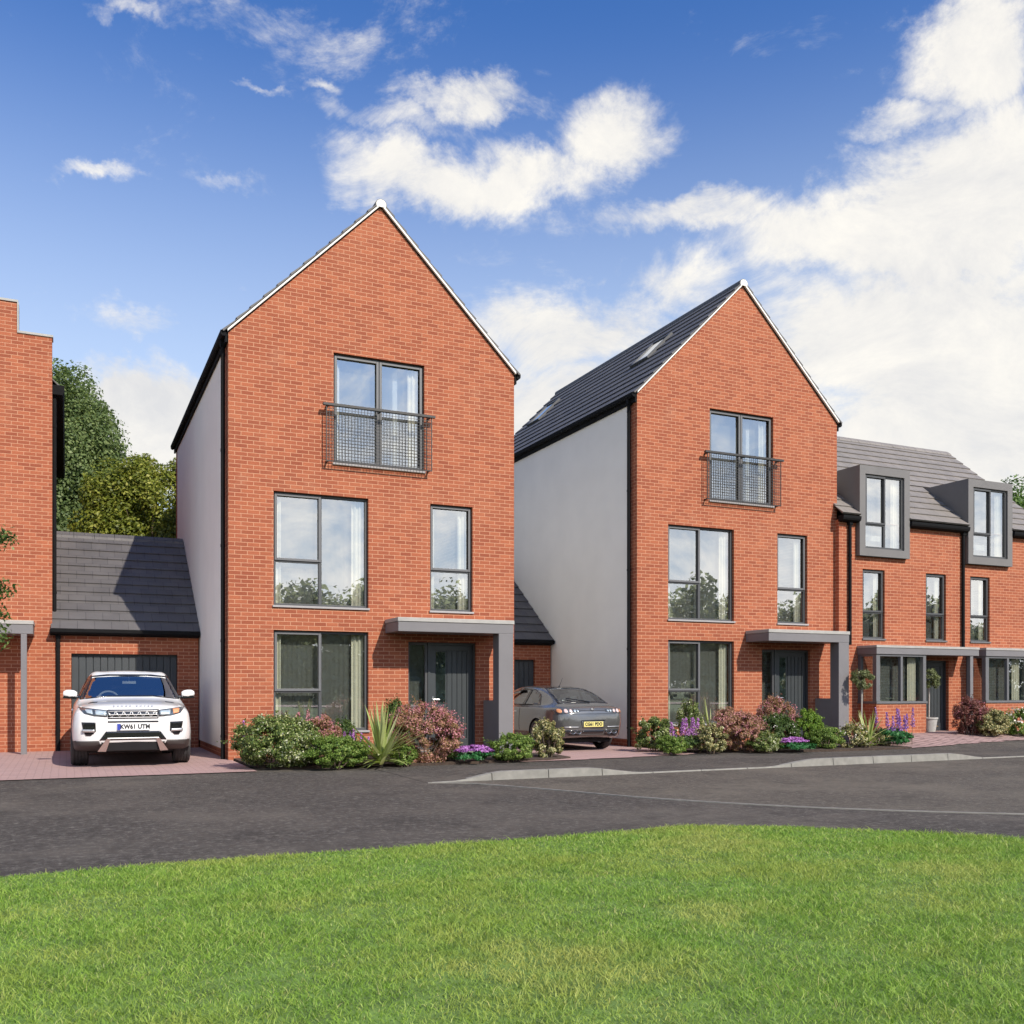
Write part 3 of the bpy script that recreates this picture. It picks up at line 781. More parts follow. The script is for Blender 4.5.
# ------------------------------------------------------------------ terraced row with box dormers
PW = 3.735
def row_house(loc, last=False, first=False):
    root = empty('terraced_house', loc); E_ = 5.40; D = 6.9
    wins = [(.65, 1.378, 2.525, 4.24), (2.785, 3.50, 2.525, 4.24)]
    dh = (.62, 1.91, 4.74, 6.56)
    x0 = -.11 if first else .0005
    b = MB(); wall_holes(b, x0, PW, -.1, E_, wins + [(2.6, 3.60, .2, 2.02), (.75, 1.9, .5, 2.05), (.56, 1.97, 4.68, 5.395)], 0, .3); b.build('front_wall', M['brick'], root, fix=False)
    s = MB(); s.box(x0, x0 + .2, .301, D, -.1, E_ + .1); s.box(PW - .2, PW - .002, .301, D, -.1, E_ + .1)
    for xx in ((x0, x0 + .2), (PW - .2, PW - .002)): s.prism([(.301, E_ + .101), (D, E_ + .101), (3.4, E_ + 2.95)], 'x', xx[0] + .001, xx[1] - .001)
    s.build('party_wall', M['brick'], root)
    k = MB(); k.box(.201, PW - .201, D - .28, D - .001, -.1, E_ + .1); k.build('rear_wall', M['brick'], root)
    i = MB()
    for z in (-.05, 2.32, 5.0): i.box(.205, PW - .205, .302, D - .29, z, z + .14)
    for z0, z1 in ((.1, 2.31), (2.47, 4.99)): i.box(.205, PW - .205, 3.3, 3.4, z0, z1)
    i.build('interior', M['room'], root)
    th = R(40); run = 3.55; sl = run / math.cos(th); EZ = E_ + .04 + .10 * math.tan(th)
    rx = x0 - .03 if first else .001
    up = (0, math.cos(th), math.sin(th)); ln = PW - rx + (.06 if last else -.002); gg = sl / 14
    roof_slope(root, (rx, -.15, EZ), (1, 0, 0), up, .434 - rx, 6 * gg - .001, 6, M['tile_light'])
    roof_slope(root, (2.096, -.15, EZ), (1, 0, 0), up, rx + ln - 2.096, 6 * gg - .001, 6, M['tile_light'])
    roof_slope(root, (rx, -.15 + 6 * gg * up[1], EZ + 6 * gg * up[2]), (1, 0, 0), up, ln, 8 * gg, 8, M['tile_light'])
    roof_slope(root, (PW - .002, 2 * run - .15, EZ), (-1, 0, 0), (0, -math.cos(th), math.sin(th)), PW - rx - .004, sl, 14, M['tile_light'])
    r = MB(); zr = EZ + run * math.tan(th); yr = run - .15; x = rx
    while x < PW - .01:
        x2 = min(x + .45, PW + .03); r.prism([(yr - .15, zr - .08), (yr - .12, zr - .02), (yr, zr + .07), (yr + .12, zr - .02), (yr + .15, zr - .08)], 'x', x, x2 - .008); x = x2
    r.build('ridge_tiles', M['tile_light'], root)
    # gutter, split by the dormer
    for a, c in ((rx, .425), (2.105, PW - .002)):
        g = MB(); g.prism([(-.002, E_ - .05), (-.10, E_ - .05), (-.17, E_ - .02), (-.19, E_ + .02), (-.195, E_ + .085), (-.002, E_ + .085)], 'x', a, c); g.build('gutter', M['black'], root)
    downpipe(root, .19 if first else .33, -.055, 2.36, E_ - .1)
    # dormer box
    a, c, z0, z1, yf = .435, 2.095, 4.55, 6.76, -.125
    d = MB()
    wall_holes(d, a, c, z0, z1, [dh], yf, .12)
    yb = 1.45
    d.box(a, a + .12, yf + .121, yb, z0 + .75, z1 - .001); d.box(c - .12, c, yf + .121, yb, z0 + .75, z1 - .001)
    d.box(a, c, yf + .121, -.002, z0, z0 + .12)
    d.box(a + .121, c - .121, yf + .121, yb, z1 - .12, z1 - .002)
    d.box(a, a + .12, yf + .121, -.002, z0 + .121, z0 + .749); d.box(c - .12, c, yf + .121, -.002, z0 + .121, z0 + .749)
    dm = d.build('dormer', M['dormer'], root, fix=False)
    ii = MB(); ii.box(a + .121, c - .121, 1.0, 1.05, z0 + .13, z1 - .13); ii.build('room_back', M['room'], dm)
    window(root, *dh, 'dormer', y=yf, rec=.05, sill=False, curtains='r', dark=True)
    for q in wins: window(root, *q, 'small', curtains='r', rec=.06, dark=True, sillmat='frame')
    # bay with brick base, glazed front and left side, flat roof that runs on over the door
    bx0, bx1, by = .49, 2.13, -.60
    p = MB(); p.box(bx0, bx1, by, -.001, -.1, .93); p.build('bay_base', M['brick'], root)
    f = MB(); f.box(bx0 - .02, bx1 + .02, by - .03, -.002, .932, .985)          # sill board
    zt = 2.125
    f.box(bx0, bx0 + .12, by, by + .12, .987, zt); f.box(bx1 - .10, bx1, by, by + .12, .987, zt)
    f.box(bx0 + .121, bx1 - .101, by + .002, by + .1, zt - .05, zt); f.box(bx0 + .002, bx0 + .09, -.10, -.003, .987, zt)
    f.box(bx0 + .002, bx0 + .09, by + .121, -.101, zt - .05, zt); f.box(bx1 - .09, bx1 - .002, by + .121, -.003, .987, zt)
    xm = (bx0 + bx1) / 2 + .01; f.box(xm - .035, xm + .035, by + .003, by + .09, .987, zt - .051)
    bw = f.build('bay_window', M['frame'], root, bevel=.004)
    gl = MB(); gl.poly([(bx0 + .121, by + .05, .988), (bx1 - .101, by + .05, .988), (bx1 - .101, by + .05, zt - .051), (bx0 + .121, by + .05, zt - .051)]); gl.poly([(bx0 + .04, -.101, .988), (bx0 + .04, by + .121, .988), (bx0 + .04, by + .121, zt - .051), (bx0 + .04, -.101, zt - .051)]); gl.build('pane', M['glass_low'], bw, fix=False)
    cb = MB(); wavy_curtain(cb, bx1 - .42, bx1 - .16, .99, zt - .06, by + .2); wavy_curtain(cb, bx0 + .16, bx0 + .30, .99, zt - .06, by + .2); cb.build('curtain', M['curtain'], bw, smooth=True, fix=False); nb = MB(); wavy_curtain(nb, bx0 + .13, bx1 - .11, .99, zt - .06, by + .27, amp=.007); nb.build('brightening_net_curtain', M['net'], bw, smooth=True, fix=False)  # net in the bay added to lighten its dark glass
    cp = MB(); cp.box(bx0 - .02, 3.945, by - .03, -.003, zt + .001, zt + .155); cpo = cp.build('porch_canopy', M['canopy'], root, bevel=.005)
    cf = MB(); cf.box(bx0 - .035, 3.955, by - .045, -.0035, zt + .157, zt + .215); cf.build('canopy_flashing', M['flash'], cpo, bevel=.005)
    po = MB(); po.box(3.655, 3.76, by - .01, by + .09, .1, zt); po.build('canopy_post', M['canopy'], root, bevel=.004)
    front_door(root, 2.6, 3.60, .2, 2.02, .11, glazed=False)
    return root
T1 = row_house((17.12, 17.9, 0), first=True); tag(T1, 'brick terraced house with box dormer, touching the gabled house beside it', 'house', 'terraced houses with box dormers')
T2 = row_house((17.12 + PW, 17.9, 0), last=True); tag(T2, 'brick terraced house at the right edge, its dormer near the roof end', 'house', 'terraced houses with box dormers')

# ------------------------------------------------------------------ vegetation
def unit(a): return a / np.maximum(1e-9, np.linalg.norm(a, axis=1, keepdims=True))
def leaf_quads(P, N, size, aspect=.55, jitter=.5):
    """one folded diamond leaf per point, facing roughly N"""
    n = len(P); nn = unit(N + RNG.normal(0, jitter, (n, 3)))
    t = unit(np.cross(nn, RNG.normal(0, 1, (n, 3)))); b = np.cross(nn, t)
    s = (size * RNG.uniform(.6, 1.3, n))[:, None]
    V = np.stack([P - t * s, P + b * s * aspect - nn * s * .15, P + t * s, P - b * s * aspect - nn * s * .15], 1).reshape(-1, 3)
    F = np.arange(n * 4).reshape(-1, 4); return V, F
def crown_points(n, c, r, clumps, spread, inner=.55, flat=None, bottom=-1.):
    """points gathered in clumps over an ellipsoid of radii r, with gaps between clumps"""
    c = np.array(c); r = np.array(r)
    k = unit(RNG.normal(0, 1, (clumps * 3, 3))); k = k[k[:, 2] > bottom][:clumps]
    rad = RNG.uniform(inner, 1.0, len(k))[:, None] ** .6
    cc = k * rad
    cs = RNG.uniform(.6, 1.25, len(cc)) * spread
    idx = RNG.integers(0, len(cc), n)
    d = unit(RNG.normal(0, 1, (n, 3))) * (RNG.uniform(0, 1, n) ** .42)[:, None]
    p = cc[idx] + d * cs[idx][:, None]
    out = unit(d * .8 + unit(p) * .6 + np.array([0, 0, .35]))
    return c + p * r, out
def stems(mb, base, r, h, n, r0=.012):
    for i in range(n):
        a = 2 * math.pi * i / n + random.uniform(-.3, .3); q = random.uniform(.3, .75)
        mb.tube((base[0] + .06 * math.cos(a), base[1] + .06 * math.sin(a), base[2] - .03), (base[0] + q * r[0] * math.cos(a), base[1] + q * r[1] * math.sin(a), base[2] + h * random.uniform(.5, .8)), r0, r0 * .4, 5)
    return mb

LM = {
 'dark': leaf_mat('dark_shrub_leaf', [(0, (0.036, 0.070, 0.018)), (.5, (0.077, 0.134, 0.031)), (.85, (0.147, 0.218, 0.058)), (1, (0.256, 0.320, 0.102))]),
 'glossy': leaf_mat('glossy_shrub_leaf', [(0, (0.045, 0.077, 0.020)), (.4, (0.122, 0.179, 0.041)), (.75, (0.243, 0.307, 0.083)), (.9, (0.538, 0.550, 0.243)), (1, (0.800, 0.800, 0.589))], rough=.35),
 'bright': leaf_mat('bright_shrub_leaf', [(0, (0.070, 0.128, 0.019)), (.5, (0.147, 0.243, 0.041)), (.85, (0.256, 0.358, 0.077)), (1, (0.410, 0.486, 0.141))]),
 'lime': leaf_mat('round_shrub_leaf', [(0, (0.077, 0.154, 0.015)), (.5, (0.166, 0.288, 0.032)), (1, (0.333, 0.461, 0.077))]),
 'varieg': leaf_mat('variegated_leaf', [(0, (0.077, 0.096, 0.026)), (.35, (0.154, 0.179, 0.064)), (.6, (0.410, 0.371, 0.154)), (.85, (0.742, 0.640, 0.333)), (1, (0.800, 0.800, 0.538))]),
 'red': leaf_mat('reddish_leaf', [(0, (.15, .12, .04)), (.3, (.28, .20, .075)), (.55, (.42, .21, .14)), (.8, (.54, .26, .23)), (1, (.66, .38, .33))]),
 'darkred': leaf_mat('dark_red_leaf', [(0, (.085, .035, .03)), (.5, (.20, .07, .06)), (.85, (.33, .14, .11)), (1, (.46, .24, .20))]),
 'pink': leaf_mat('pink_flower', [(0, (.36, .11, .15)), (.6, (.52, .20, .24)), (1, (.66, .36, .36))], .3),
 'purple': leaf_mat('purple_flower', [(0, (.34, .11, .42)), (.6, (.50, .20, .56)), (1, (.68, .36, .70))], .3),
 'violet': leaf_mat('violet_flower', [(0, (.22, .09, .38)), (.6, (.34, .16, .52)), (1, (.50, .30, .64))], .3),
 'white': leaf_mat('pale_flower', [(0, (.70, .62, .58)), (.6, (.82, .76, .72)), (1, (.88, .80, .66))], .3),
 'ground': leaf_mat('fresh_low_leaf', [(0, (.02, .09, .03)), (.6, (.035, .17, .05)), (1, (.09, .27, .08))]),
 'spike': leaf_mat('sword_leaf', [(0, (.22, .29, .07)), (.5, (.38, .45, .14)), (1, (.62, .64, .34))], .3, .4),
 'olive': leaf_mat('olive_leaf', [(0, (.09, .115, .045)), (.6, (.20, .235, .10)), (1, (.38, .41, .22))]),
 'tree_far': leaf_mat('haze_pale_tree_leaf', [(0, (.085, .13, .045)), (.5, (.15, .21, .07)), (1, (.26, .32, .12))], .45, clump=.35),  # paler green: distance haze put into the leaf colour
 'tree_yellow': leaf_mat('yellow_green_tree_leaf', [(0, (.085, .115, .015)), (.5, (.19, .225, .03)), (.85, (.31, .33, .05)), (1, (.44, .43, .10))], .42, clump=.45),
 'tree_right': leaf_mat('leafy_tree_leaf', [(0, (.04, .085, .018)), (.5, (.085, .16, .032)), (1, (.17, .26, .06))], clump=.4),
 'belt': leaf_mat('haze_pale_wood_leaf', [(0, (.27, .30, .22)), (.5, (.34, .38, .28)), (1, (.42, .46, .34))], .6, clump=.1),  # haze over the wood is put into these pale leaf colours
}

def on_ground(px, d):
    u = (px - 512) / FPX
    return d * (SA + u * CA), d * (CA - u * SA)

def shrub(name, label, px, Y, rx, h, mat, group=None, size=.026, dens=1., flowers=None, nfl=0, fsize=.02, ry=None, clumps=46, spread=.26, top=False, cat='shrub'):
    """px: picture column used once to work out where along the bed at depth Y it is planted"""
    Y -= .42; u = (px - 512) / FPX; d = Y / (CA - u * SA); X = d * (SA + u * CA)
    rx *= 1.13; h *= 1.05; ry = ry or rx * .85; z0 = gh(X, Y) + .03
    root = empty(name, (X, Y, z0)); tag(root, label, cat, group)
    size *= .74; n = int(9500 * dens * (rx * h / .3)); clumps = int(clumps * 1.5); spread *= .92
    P, N = crown_points(n, (0, 0, h * .44), (rx * .86, ry * .86, h * .52), clumps, spread, .42, bottom=-.95)
    k = P[:, 2] > .01; P, N = P[k], N[k]
    ns = int(26 * (rx / .4)); th = RNG.uniform(0, 6.283, ns); ph = RNG.uniform(.15, 1.45, ns); q = RNG.uniform(.82, 1.22, ns); m_ = 26
    tt = RNG.uniform(.55, 1., (ns, m_)) * q[:, None]
    SP = np.stack([rx * np.cos(ph)[:, None] * np.cos(th)[:, None] * tt, ry * np.cos(ph)[:, None] * np.sin(th)[:, None] * tt, h * .40 + h * .58 * np.sin(ph)[:, None] * tt], 2).reshape(-1, 3) + RNG.normal(0, .014, (ns * m_, 3))
    P = np.concatenate([P, SP]); N = np.concatenate([N, unit(RNG.normal(0, 1, SP.shape) + np.array([0, 0, .6]))])
    V, F = leaf_quads(P, N, size); np_mesh('foliage', V, F, LM[mat], root)
    stems(MB(), (0, 0, 0), (rx, ry), h, 7).build('stem', M['trunk'], root)
    if flowers:
        P, N = crown_points(int(nfl * 1.5), (0, 0, h * .46), (rx * .93, ry * .93, h * .53), clumps, spread * .9, .85, bottom=(-.1 if not top else .25))
        k = P[:, 2] > .05; V, F = leaf_quads(P[k], N[k], fsize * .85, .8); np_mesh('flowers', V, F, LM[flowers], root)
    return root

def spires(name, label, px, Y, w, h, n, mat, leaf='ground', group=None, base_h=.3, sr=.035):
    Y -= .42; u = (px - 512) / FPX; d = Y / (CA - u * SA); X = d * (SA + u * CA); z0 = gh(X, Y) + .03
    root = empty(name, (X, Y, z0)); tag(root, label, 'flowering plant', group)
    P, N = crown_points(int(1500 * w / .4), (0, 0, base_h * .5), (w, w * .7, base_h * .5), 26, .34, .4, bottom=-.5)
    k = P[:, 2] > 0; V, F = leaf_quads(P[k], N[k], .045, .38); np_mesh('foliage', V, F, LM[leaf], root)
    st = MB(); PP = []; NN = []
    for i in range(n):
        x = w * .85 * (2 * (i + .5) / n - 1) + random.uniform(-.03, .03); y = random.uniform(-.5, .5) * w * .7; hh = h * random.uniform(.72, 1.02); tx = x * 1.15 + random.uniform(-.04, .04)
        st.tube((x, y, 0), (tx, y, hh), .006, .003, 5)
        m = 150; t = RNG.uniform(.48, 1, m); a = RNG.uniform(0, 6.283, m); r = sr * (1.12 - t) / .5 * RNG.uniform(.4, 1, m) + .004
        PP.append(np.stack([x + (tx - x) * t + r * np.cos(a), y + r * np.sin(a), hh * t], 1)); NN.append(np.stack([np.cos(a), np.sin(a), .4 + 0 * a], 1))
    st.build('stem', M['trunk'], root)
    V, F = leaf_quads(np.concatenate(PP), np.concatenate(NN), .016, .8); np_mesh('flowers', V, F, LM[mat], root)
    return root

def sword_plant(name, label, px, Y, r, h, n, group=None, mat='spike', wid=.022):
    Y -= .42; u = (px - 512) / FPX; d = Y / (CA - u * SA); X = d * (SA + u * CA); z0 = gh(X, Y) + .03
    root = empty(name, (X, Y, z0)); tag(root, label, 'spiky plant', group)
    V = []; F = []
    for i in range(n):
        a = RNG.uniform(0, 6.283); el = RNG.uniform(.02, 1.40); L = RNG.uniform(.75, 1.05) * (r * math.cos(el) + h * math.sin(el)); dx, dy = math.cos(a), math.sin(a)
        z_off = h * .22 * RNG.uniform(0, 1); w = wid * RNG.uniform(.7, 1.2); droop = RNG.uniform(.05, .35) * math.cos(el)
        i0 = len(V); S = 6
        for k in range(S + 1):
            t = k / S; q = L * t; x = q * math.cos(el); z = z_off + q * math.sin(el) - droop * L * t * t
            ww = w * (1 - t) ** .7 * (.55 + .45 * min(1, t * 4)) + .0005
            V += [(dx * x - dy * ww, dy * x + dx * ww, max(.005, z)), (dx * x, dy * x, max(.003, z - ww * .35)), (dx * x + dy * ww, dy * x - dx * ww, max(.005, z))]
        for k in range(S):
            b0 = i0 + 3 * k
            F += [(b0, b0 + 1, b0 + 4, b0 + 3), (b0 + 1, b0 + 2, b0 + 5, b0 + 4)]
    np_mesh('leaves', np.array(V), np.array(F), LM[mat], root)
    s = MB(); s.tube((0, 0, -.03), (0, 0, h * .25), .035, .025, 8); s.build('stem', M['trunk'], root)
    return root

def groundcover(name, label, px, Y, w, group=None):
    Y -= .42; u = (px - 512) / FPX; d = Y / (CA - u * SA); X = d * (SA + u * CA); z0 = gh(X, Y) + .03
    root = empty(name, (X, Y, z0)); tag(root, label, 'flowering plant', group)
    P, N = crown_points(1500, (0, -.05, .08), (w, w * .55, .10), 30, .3, .3, bottom=-.2); k = P[:, 2] > 0
    V, F = leaf_quads(P[k], N[k], .026, .6); np_mesh('foliage', V, F, LM['ground'], root)
    P, N = crown_points(1900, (0, .12, .19), (w * .98, w * .5, .085), 34, .26, .5, bottom=-.1)
    V, F = leaf_quads(P, N, .017, .9); np_mesh('flowers', V, F, LM['purple'], root)
    return root

gB1, gB2, gRow = 'plants in front of the house by the white car', 'plants in front of the house by the grey car', 'plants in front of the terraced houses'
# bed of the left house
spires('flower_spires', 'single lilac flower spike at the left end of the bed by the white car', 250, 16.9, .13, .80, 2, 'purple', 'dark', gB1)
shrub('shrub', 'wide glossy shrub with cream flecks by the black downpipe beside the white car', 279, 16.35, .74, .82, 'glossy', gB1, .030, 1.25, clumps=95, spread=.24)
spires('pink_shrub', 'pink flower plumes rising behind the cream flecked shrub under the window', 304, 16.95, .38, .93, 8, 'pink', 'red', gB1, .55, .07)
shrub('shrub', 'small dark rounded shrub directly below the window, behind a low green one', 343, 17.1, .24, .74, 'dark', gB1, .024)
shrub('shrub', 'low fresh green mound shrub just left of the yellow green spiky plant', 336, 15.75, .56, .50, 'bright', gB1, .024, 1.3, clumps=60, spread=.22)
spires('flower_spires', 'short lilac spikes between the low green mound and the window', 352, 16.5, .34, .60, 6, 'purple', 'dark', gB1)
sword_plant('sword_plant', 'large yellow green spiky plant in front of the left house', 381, 15.75, .52, .95, 84, gB1, wid=.038)
shrub('shrub', 'dark green upright round shrub against the brick left of the front door', 394, 17.2, .27, 1.06, 'dark', gB1, .022, 1.2)
shrub('spiraea_shrub', 'big pink and bronze shrub in front of the charcoal front door', 424, 16.15, .66, 1.02, 'red', gB1, .026, 1.25, 'pink', 1050, .018, clumps=90, spread=.17)
groundcover('groundcover_plant', 'low purple flower cushion by the grey porch post of the left house', 476, 15.85, .36, gB1)
shrub('shrub', 'neat round green shrub in front of the grey porch post', 512, 15.95, .43, .47, 'bright', gB1, .022, 1.5, clumps=60, spread=.22)
shrub('rose_shrub', 'loose cream and yellow flecked shrub by the rear wheel of the grey car', 548, 16.35, .35, .66, 'varieg', gB1, .032, .8, clumps=40, spread=.2)
# bed of the middle house
shrub('shrub', 'dark shrub with white flecks at the corner by the grey car', 655, 17.1, .47, .66, 'glossy', gB2, .030, 1.1, clumps=60, spread=.2)
shrub('shrub', 'round shrub with yellow tips below the window of the house by the grey car', 690, 17.5, .30, .98, 'glossy', gB2, .026)
sword_plant('sword_plant', 'small spiky tuft behind the shrubs under the window', 711, 17.3, .26, .98, 40, gB2)
spires('flower_spires', 'bright magenta plumes beside the white flecked dark shrub', 687, 16.55, .40, .78, 6, 'purple', 'dark', gB2, .35, .075)
shrub('rose_shrub', 'cream variegated shrub between the magenta plumes and the bronze shrub', 711, 16.2, .36, .56, 'varieg', gB2, .030, 1., clumps=44, spread=.2)
shrub('spiraea_shrub', 'wide bronze red shrub in the middle of the bed by the grey car', 741, 16.35, .55, .76, 'red', gB2, .026, 1.3, 'pink', 500, .017, clumps=80, spread=.18)
shrub('spiraea_shrub', 'taller pink tipped shrub below the front door handle', 777, 17.2, .50, 1.04, 'red', gB2, .026, .9, 'pink', 750, .018, clumps=60, spread=.2)
shrub('shrub', 'speckled green shrub left of the bright round one', 777, 16.5, .46, .72, 'dark', gB2, .026, 1.3, 'white', 60, .02, clumps=60, spread=.22)
shrub('shrub', 'bright green ball shrub before the dark low porch wall', 809, 16.6, .35, .80, 'lime', gB2, .022, 1.7, clumps=60, spread=.22)
shrub('shrub', 'low spreading green shrub right of the bright ball shrub', 826, 16.15, .42, .46, 'bright', gB2, .022, 1.5, clumps=60, spread=.22)
groundcover('groundcover_plant', 'low purple flower cushion in front of the bright ball shrub', 797, 15.75, .36, gB2)
shrub('rose_shrub', 'pale pink and cream flecked shrub at the foot of the porch post near the terrace', 853, 16.15, .36, .52, 'varieg', gB2, .030, 1., 'white', 60, .022, clumps=44, spread=.2)
# smaller filling plants between the shrubs
shrub('spiraea_shrub', 'pinkish loose shrub behind the cream flecked one, below the left window pane', 318, 16.7, .42, .78, 'red', gB1, .026, 1., 'pink', 500, .018)
shrub('shrub', 'small green mound between the spiky plant and the big pink shrub', 404, 15.75, .22, .34, 'bright', gB1, .022, 1.3)
shrub('shrub', 'low dark filler shrub between the big pink shrub and the purple cushion', 447, 16.3, .30, .40, 'dark', gB1, .022, 1.2)
shrub('shrub', 'low green filler at the foot of the magenta plumes', 672, 16.25, .34, .34, 'bright', gB2, .024, 1.2)
shrub('spiraea_shrub', 'small red tinted shrub behind the variegated one by the window', 726, 17.0, .34, .84, 'red', gB2, .026, 1., 'pink', 350, .018)
shrub('shrub', 'low leafy filler between the bronze shrub and the purple cushion', 764, 15.95, .34, .40, 'glossy', gB2, .026, 1.2)
shrub('shrub', 'small flecked shrub between the lime tuft and the violet spikes', 882, 16.35, .26, .36, 'varieg', gRow, .026, 1.)
shrub('spiraea_shrub', 'reddish low shrub below the second bay window', 984, 16.95, .36, .62, 'red', gRow, .026, 1., 'pink', 250, .018)
# row
sword_plant('sword_plant', 'upright lime green tuft in front of the bay window', 869, 16.0, .30, .80, 54, gRow, wid=.026)
spires('flower_spires', 'row of violet flower spikes in front of the brick bay base', 896, 16.25, .55, .82, 9, 'violet', 'ground', gRow, .34, .050)
shrub('shrub', 'dark red leaved shrub by the thin grey canopy post', 970, 16.9, .42, .86, 'darkred', gRow, .026, 1., 'pink', 160, .02)
shrub('shrub', 'mixed yellow green shrub beside the dark red one at the right edge', 994, 16.55, .44, .58, 'varieg', gRow, .028, 1.1, clumps=50, spread=.22)
shrub('shrub', 'green shrub with large pale flowers cut by the right edge', 1020, 16.6, .48, .62, 'bright', gRow, .03, 1., 'white', 120, .034)

def standard_tree(px, Y, hstem, r, label, potmat, pot_h):
    Y -= .42; u = (px - 512) / FPX; d = Y / (CA - u * SA); X = d * (SA + u * CA); z0 = gh(X, Y) + .01
    Y += .42; X *= Y / (Y - .42); z0 = gh(X, Y) + .01; root = empty('potted_olive_tree', (X, Y, z0)); tag(root, label, 'potted tree', 'clipped ball trees in pots')
    p = MB(); p.lathe([(.0, .0), (.15, .0), (.20, pot_h - .04), (.215, pot_h - .04), (.215, pot_h), (.18, pot_h), (.17, pot_h - .05), (0, pot_h - .05)], n=24); p.build('pot', potmat, root, smooth=True)
    s = MB(); s.tube((0, 0, pot_h - .06), (.012, 0, hstem), .017, .014, 8); s.build('stem', M['pale_trunk'], root, smooth=True)
    P, N = crown_points(1700, (.012, 0, hstem + r * .8), (r * .9, r * .9, r * .95), 40, .26, .4); V, F = leaf_quads(P, N, .033, .36, .8); np_mesh('crown', V, F, LM['olive'], root)
standard_tree(861.5, 16.95, 1.22, .28, 'ball headed olive tree on a pale stem left of the bay window', M['terracotta'], .38)
standard_tree(929, 17.66, 1.12, .27, 'ball headed olive tree in a grey pot by the dark terrace door', M['stone_pot'], .36)

def tree(name, label, X, Y, h, crown, n, size, mat, clumps=60, spread=.24, trunk_r=.22, lean=(0, 0), inner=.5, group='trees beyond the houses', aspect=.6):
    root = empty(name, (X, Y, -.02)); tag(root, label, 'tree', group)
    (cx, cy, cz), r = crown
    t = MB(); pts = [(0, 0, 0), (cx * .2, cy * .2, h * .22), (cx * .5, cy * .5, h * .45), (cx * .9, cy * .9, h * .8)]
    rr = [trunk_r, trunk_r * .8, trunk_r * .55, trunk_r * .15]
    for i in range(3): t.tube(pts[i], pts[i + 1], rr[i], rr[i + 1], 9, caps=False)
    for i in range(12):
        a = 2.4 * i; q = Vector(pts[1]).lerp(Vector(pts[3]), random.uniform(.0, .75)); e = Vector((cx + .72 * r[0] * math.cos(a), cy + .72 * r[1] * math.sin(a), cz + r[2] * random.uniform(-.35, .6)))
        mid = q.lerp(e, .5) + Vector((0, 0, .12 * r[2])); t.tube(q, mid, trunk_r * .34, trunk_r * .2, 6, caps=False); t.tube(mid, e, trunk_r * .2, trunk_r * .05, 6, caps=False)
    t.build('trunk', M['trunk'], root, smooth=True)
    P, N = crown_points(n, (cx, cy, cz), r, clumps, spread, inner); V, F = leaf_quads(P, N, size, aspect); np_mesh('crown', V, F, LM[mat], root)
    return root
tree('broadleaf_tree', 'tall hazy green tree beside the stepped gable house', -.5, 38.0, 11.6, ((0, 0, 6.9), (3.0, 3.0, 5.2)), 230000, .066, 'tree_far', 190, .27, inner=.45)
tree('broadleaf_tree', 'rounded yellow green tree above the garage roof', 2.45, 32.0, 8.6, ((0, 0, 4.9), (2.6, 2.5, 3.3)), 170000, .056, 'tree_yellow', 170, .24, inner=.5)
tree('broadleaf_tree', 'leafy tree peeping over the terrace roof at the right edge', 41.0, 31.0, 10.5, ((0, 0, 6.9), (4.4, 4.0, 3.9)), 80000, .08, 'tree_right', 110, .22)

# young tree by the left edge: only twig ends reach into the picture
def edge_tree():
    root = empty('young_tree', (-1.66, 13.9, -.01)); tag(root, 'small leafy tree at the left edge with twig ends over the grey canopy', 'tree')
    t = MB(); t.tube((0, 0, 0), (.03, 0, 1.6), .045, .035, 8); t.tube((.03, 0, 1.6), (0, .02, 4.0), .035, .008, 8)
    PP = []
    for z, L, e in ((3.15, .98, .42), (2.5, .95, .30), (2.25, .9, .12), (1.95, .92, .10), (2.8, .5, .5), (3.6, .5, .4)):
        for a in (R(8), R(130), R(245)):
            q = Vector((.02, 0, z - .25)); tip = Vector((L * math.cos(a), L * math.sin(a) * .8, z + e * L * .3)); t.tube(q, tip, .014, .004, 6)
            for k in range(9):
                f = .35 + .65 * k / 8; PP.append(np.array(q.lerp(tip, f)) + RNG.normal(0, .065, (60, 3)))
    t.build('trunk', M['trunk'], root, smooth=True)
    P = np.concatenate(PP); N = unit(RNG.normal(0, 1, P.shape) + np.array([0, 0, .8])); V, F = leaf_quads(P, N, .034, .5); np_mesh('crown', V, F, LM['dark'], root)
edge_tree()

# wood on the far side of the green, behind the viewer: seen mirrored in the windows
def far_wood():
    PP, NN = [], []
    for i in range(52):
        x = -75 + 4.1 * i + random.uniform(-2, 2); y = -62 + random.uniform(-7, 7); h = random.uniform(9, 14) * (1.0 if 40 < x + 45 < 200 else .9); r = random.uniform(4, 6)
        P, N = crown_points(7000, (x, y, h * .50), (r, r, h * .5), 60, .33, .3); PP.append(P); NN.append(N)
    for i in range(70):
        x = -80 + 3.0 * i; P, N = crown_points(420, (x, -50 + random.uniform(-2, 2), .9), (2.2, 1.4, 1.3), 14, .35, .4); PP.append(P); NN.append(N)
    P = np.concatenate(PP); k = P[:, 2] > 0; V, F = leaf_quads(P[k], np.concatenate(NN)[k], .30, .7)
    o = np_mesh('far_wood', V, F, LM['belt']); tag(o, 'far off dark green wood mirrored in the window panes', 'wood', kind='stuff')
far_wood()
flat_poly('far_road', [(-200, -38), (200, -34), (200, -28), (-200, -31)], .02, M['paver'])

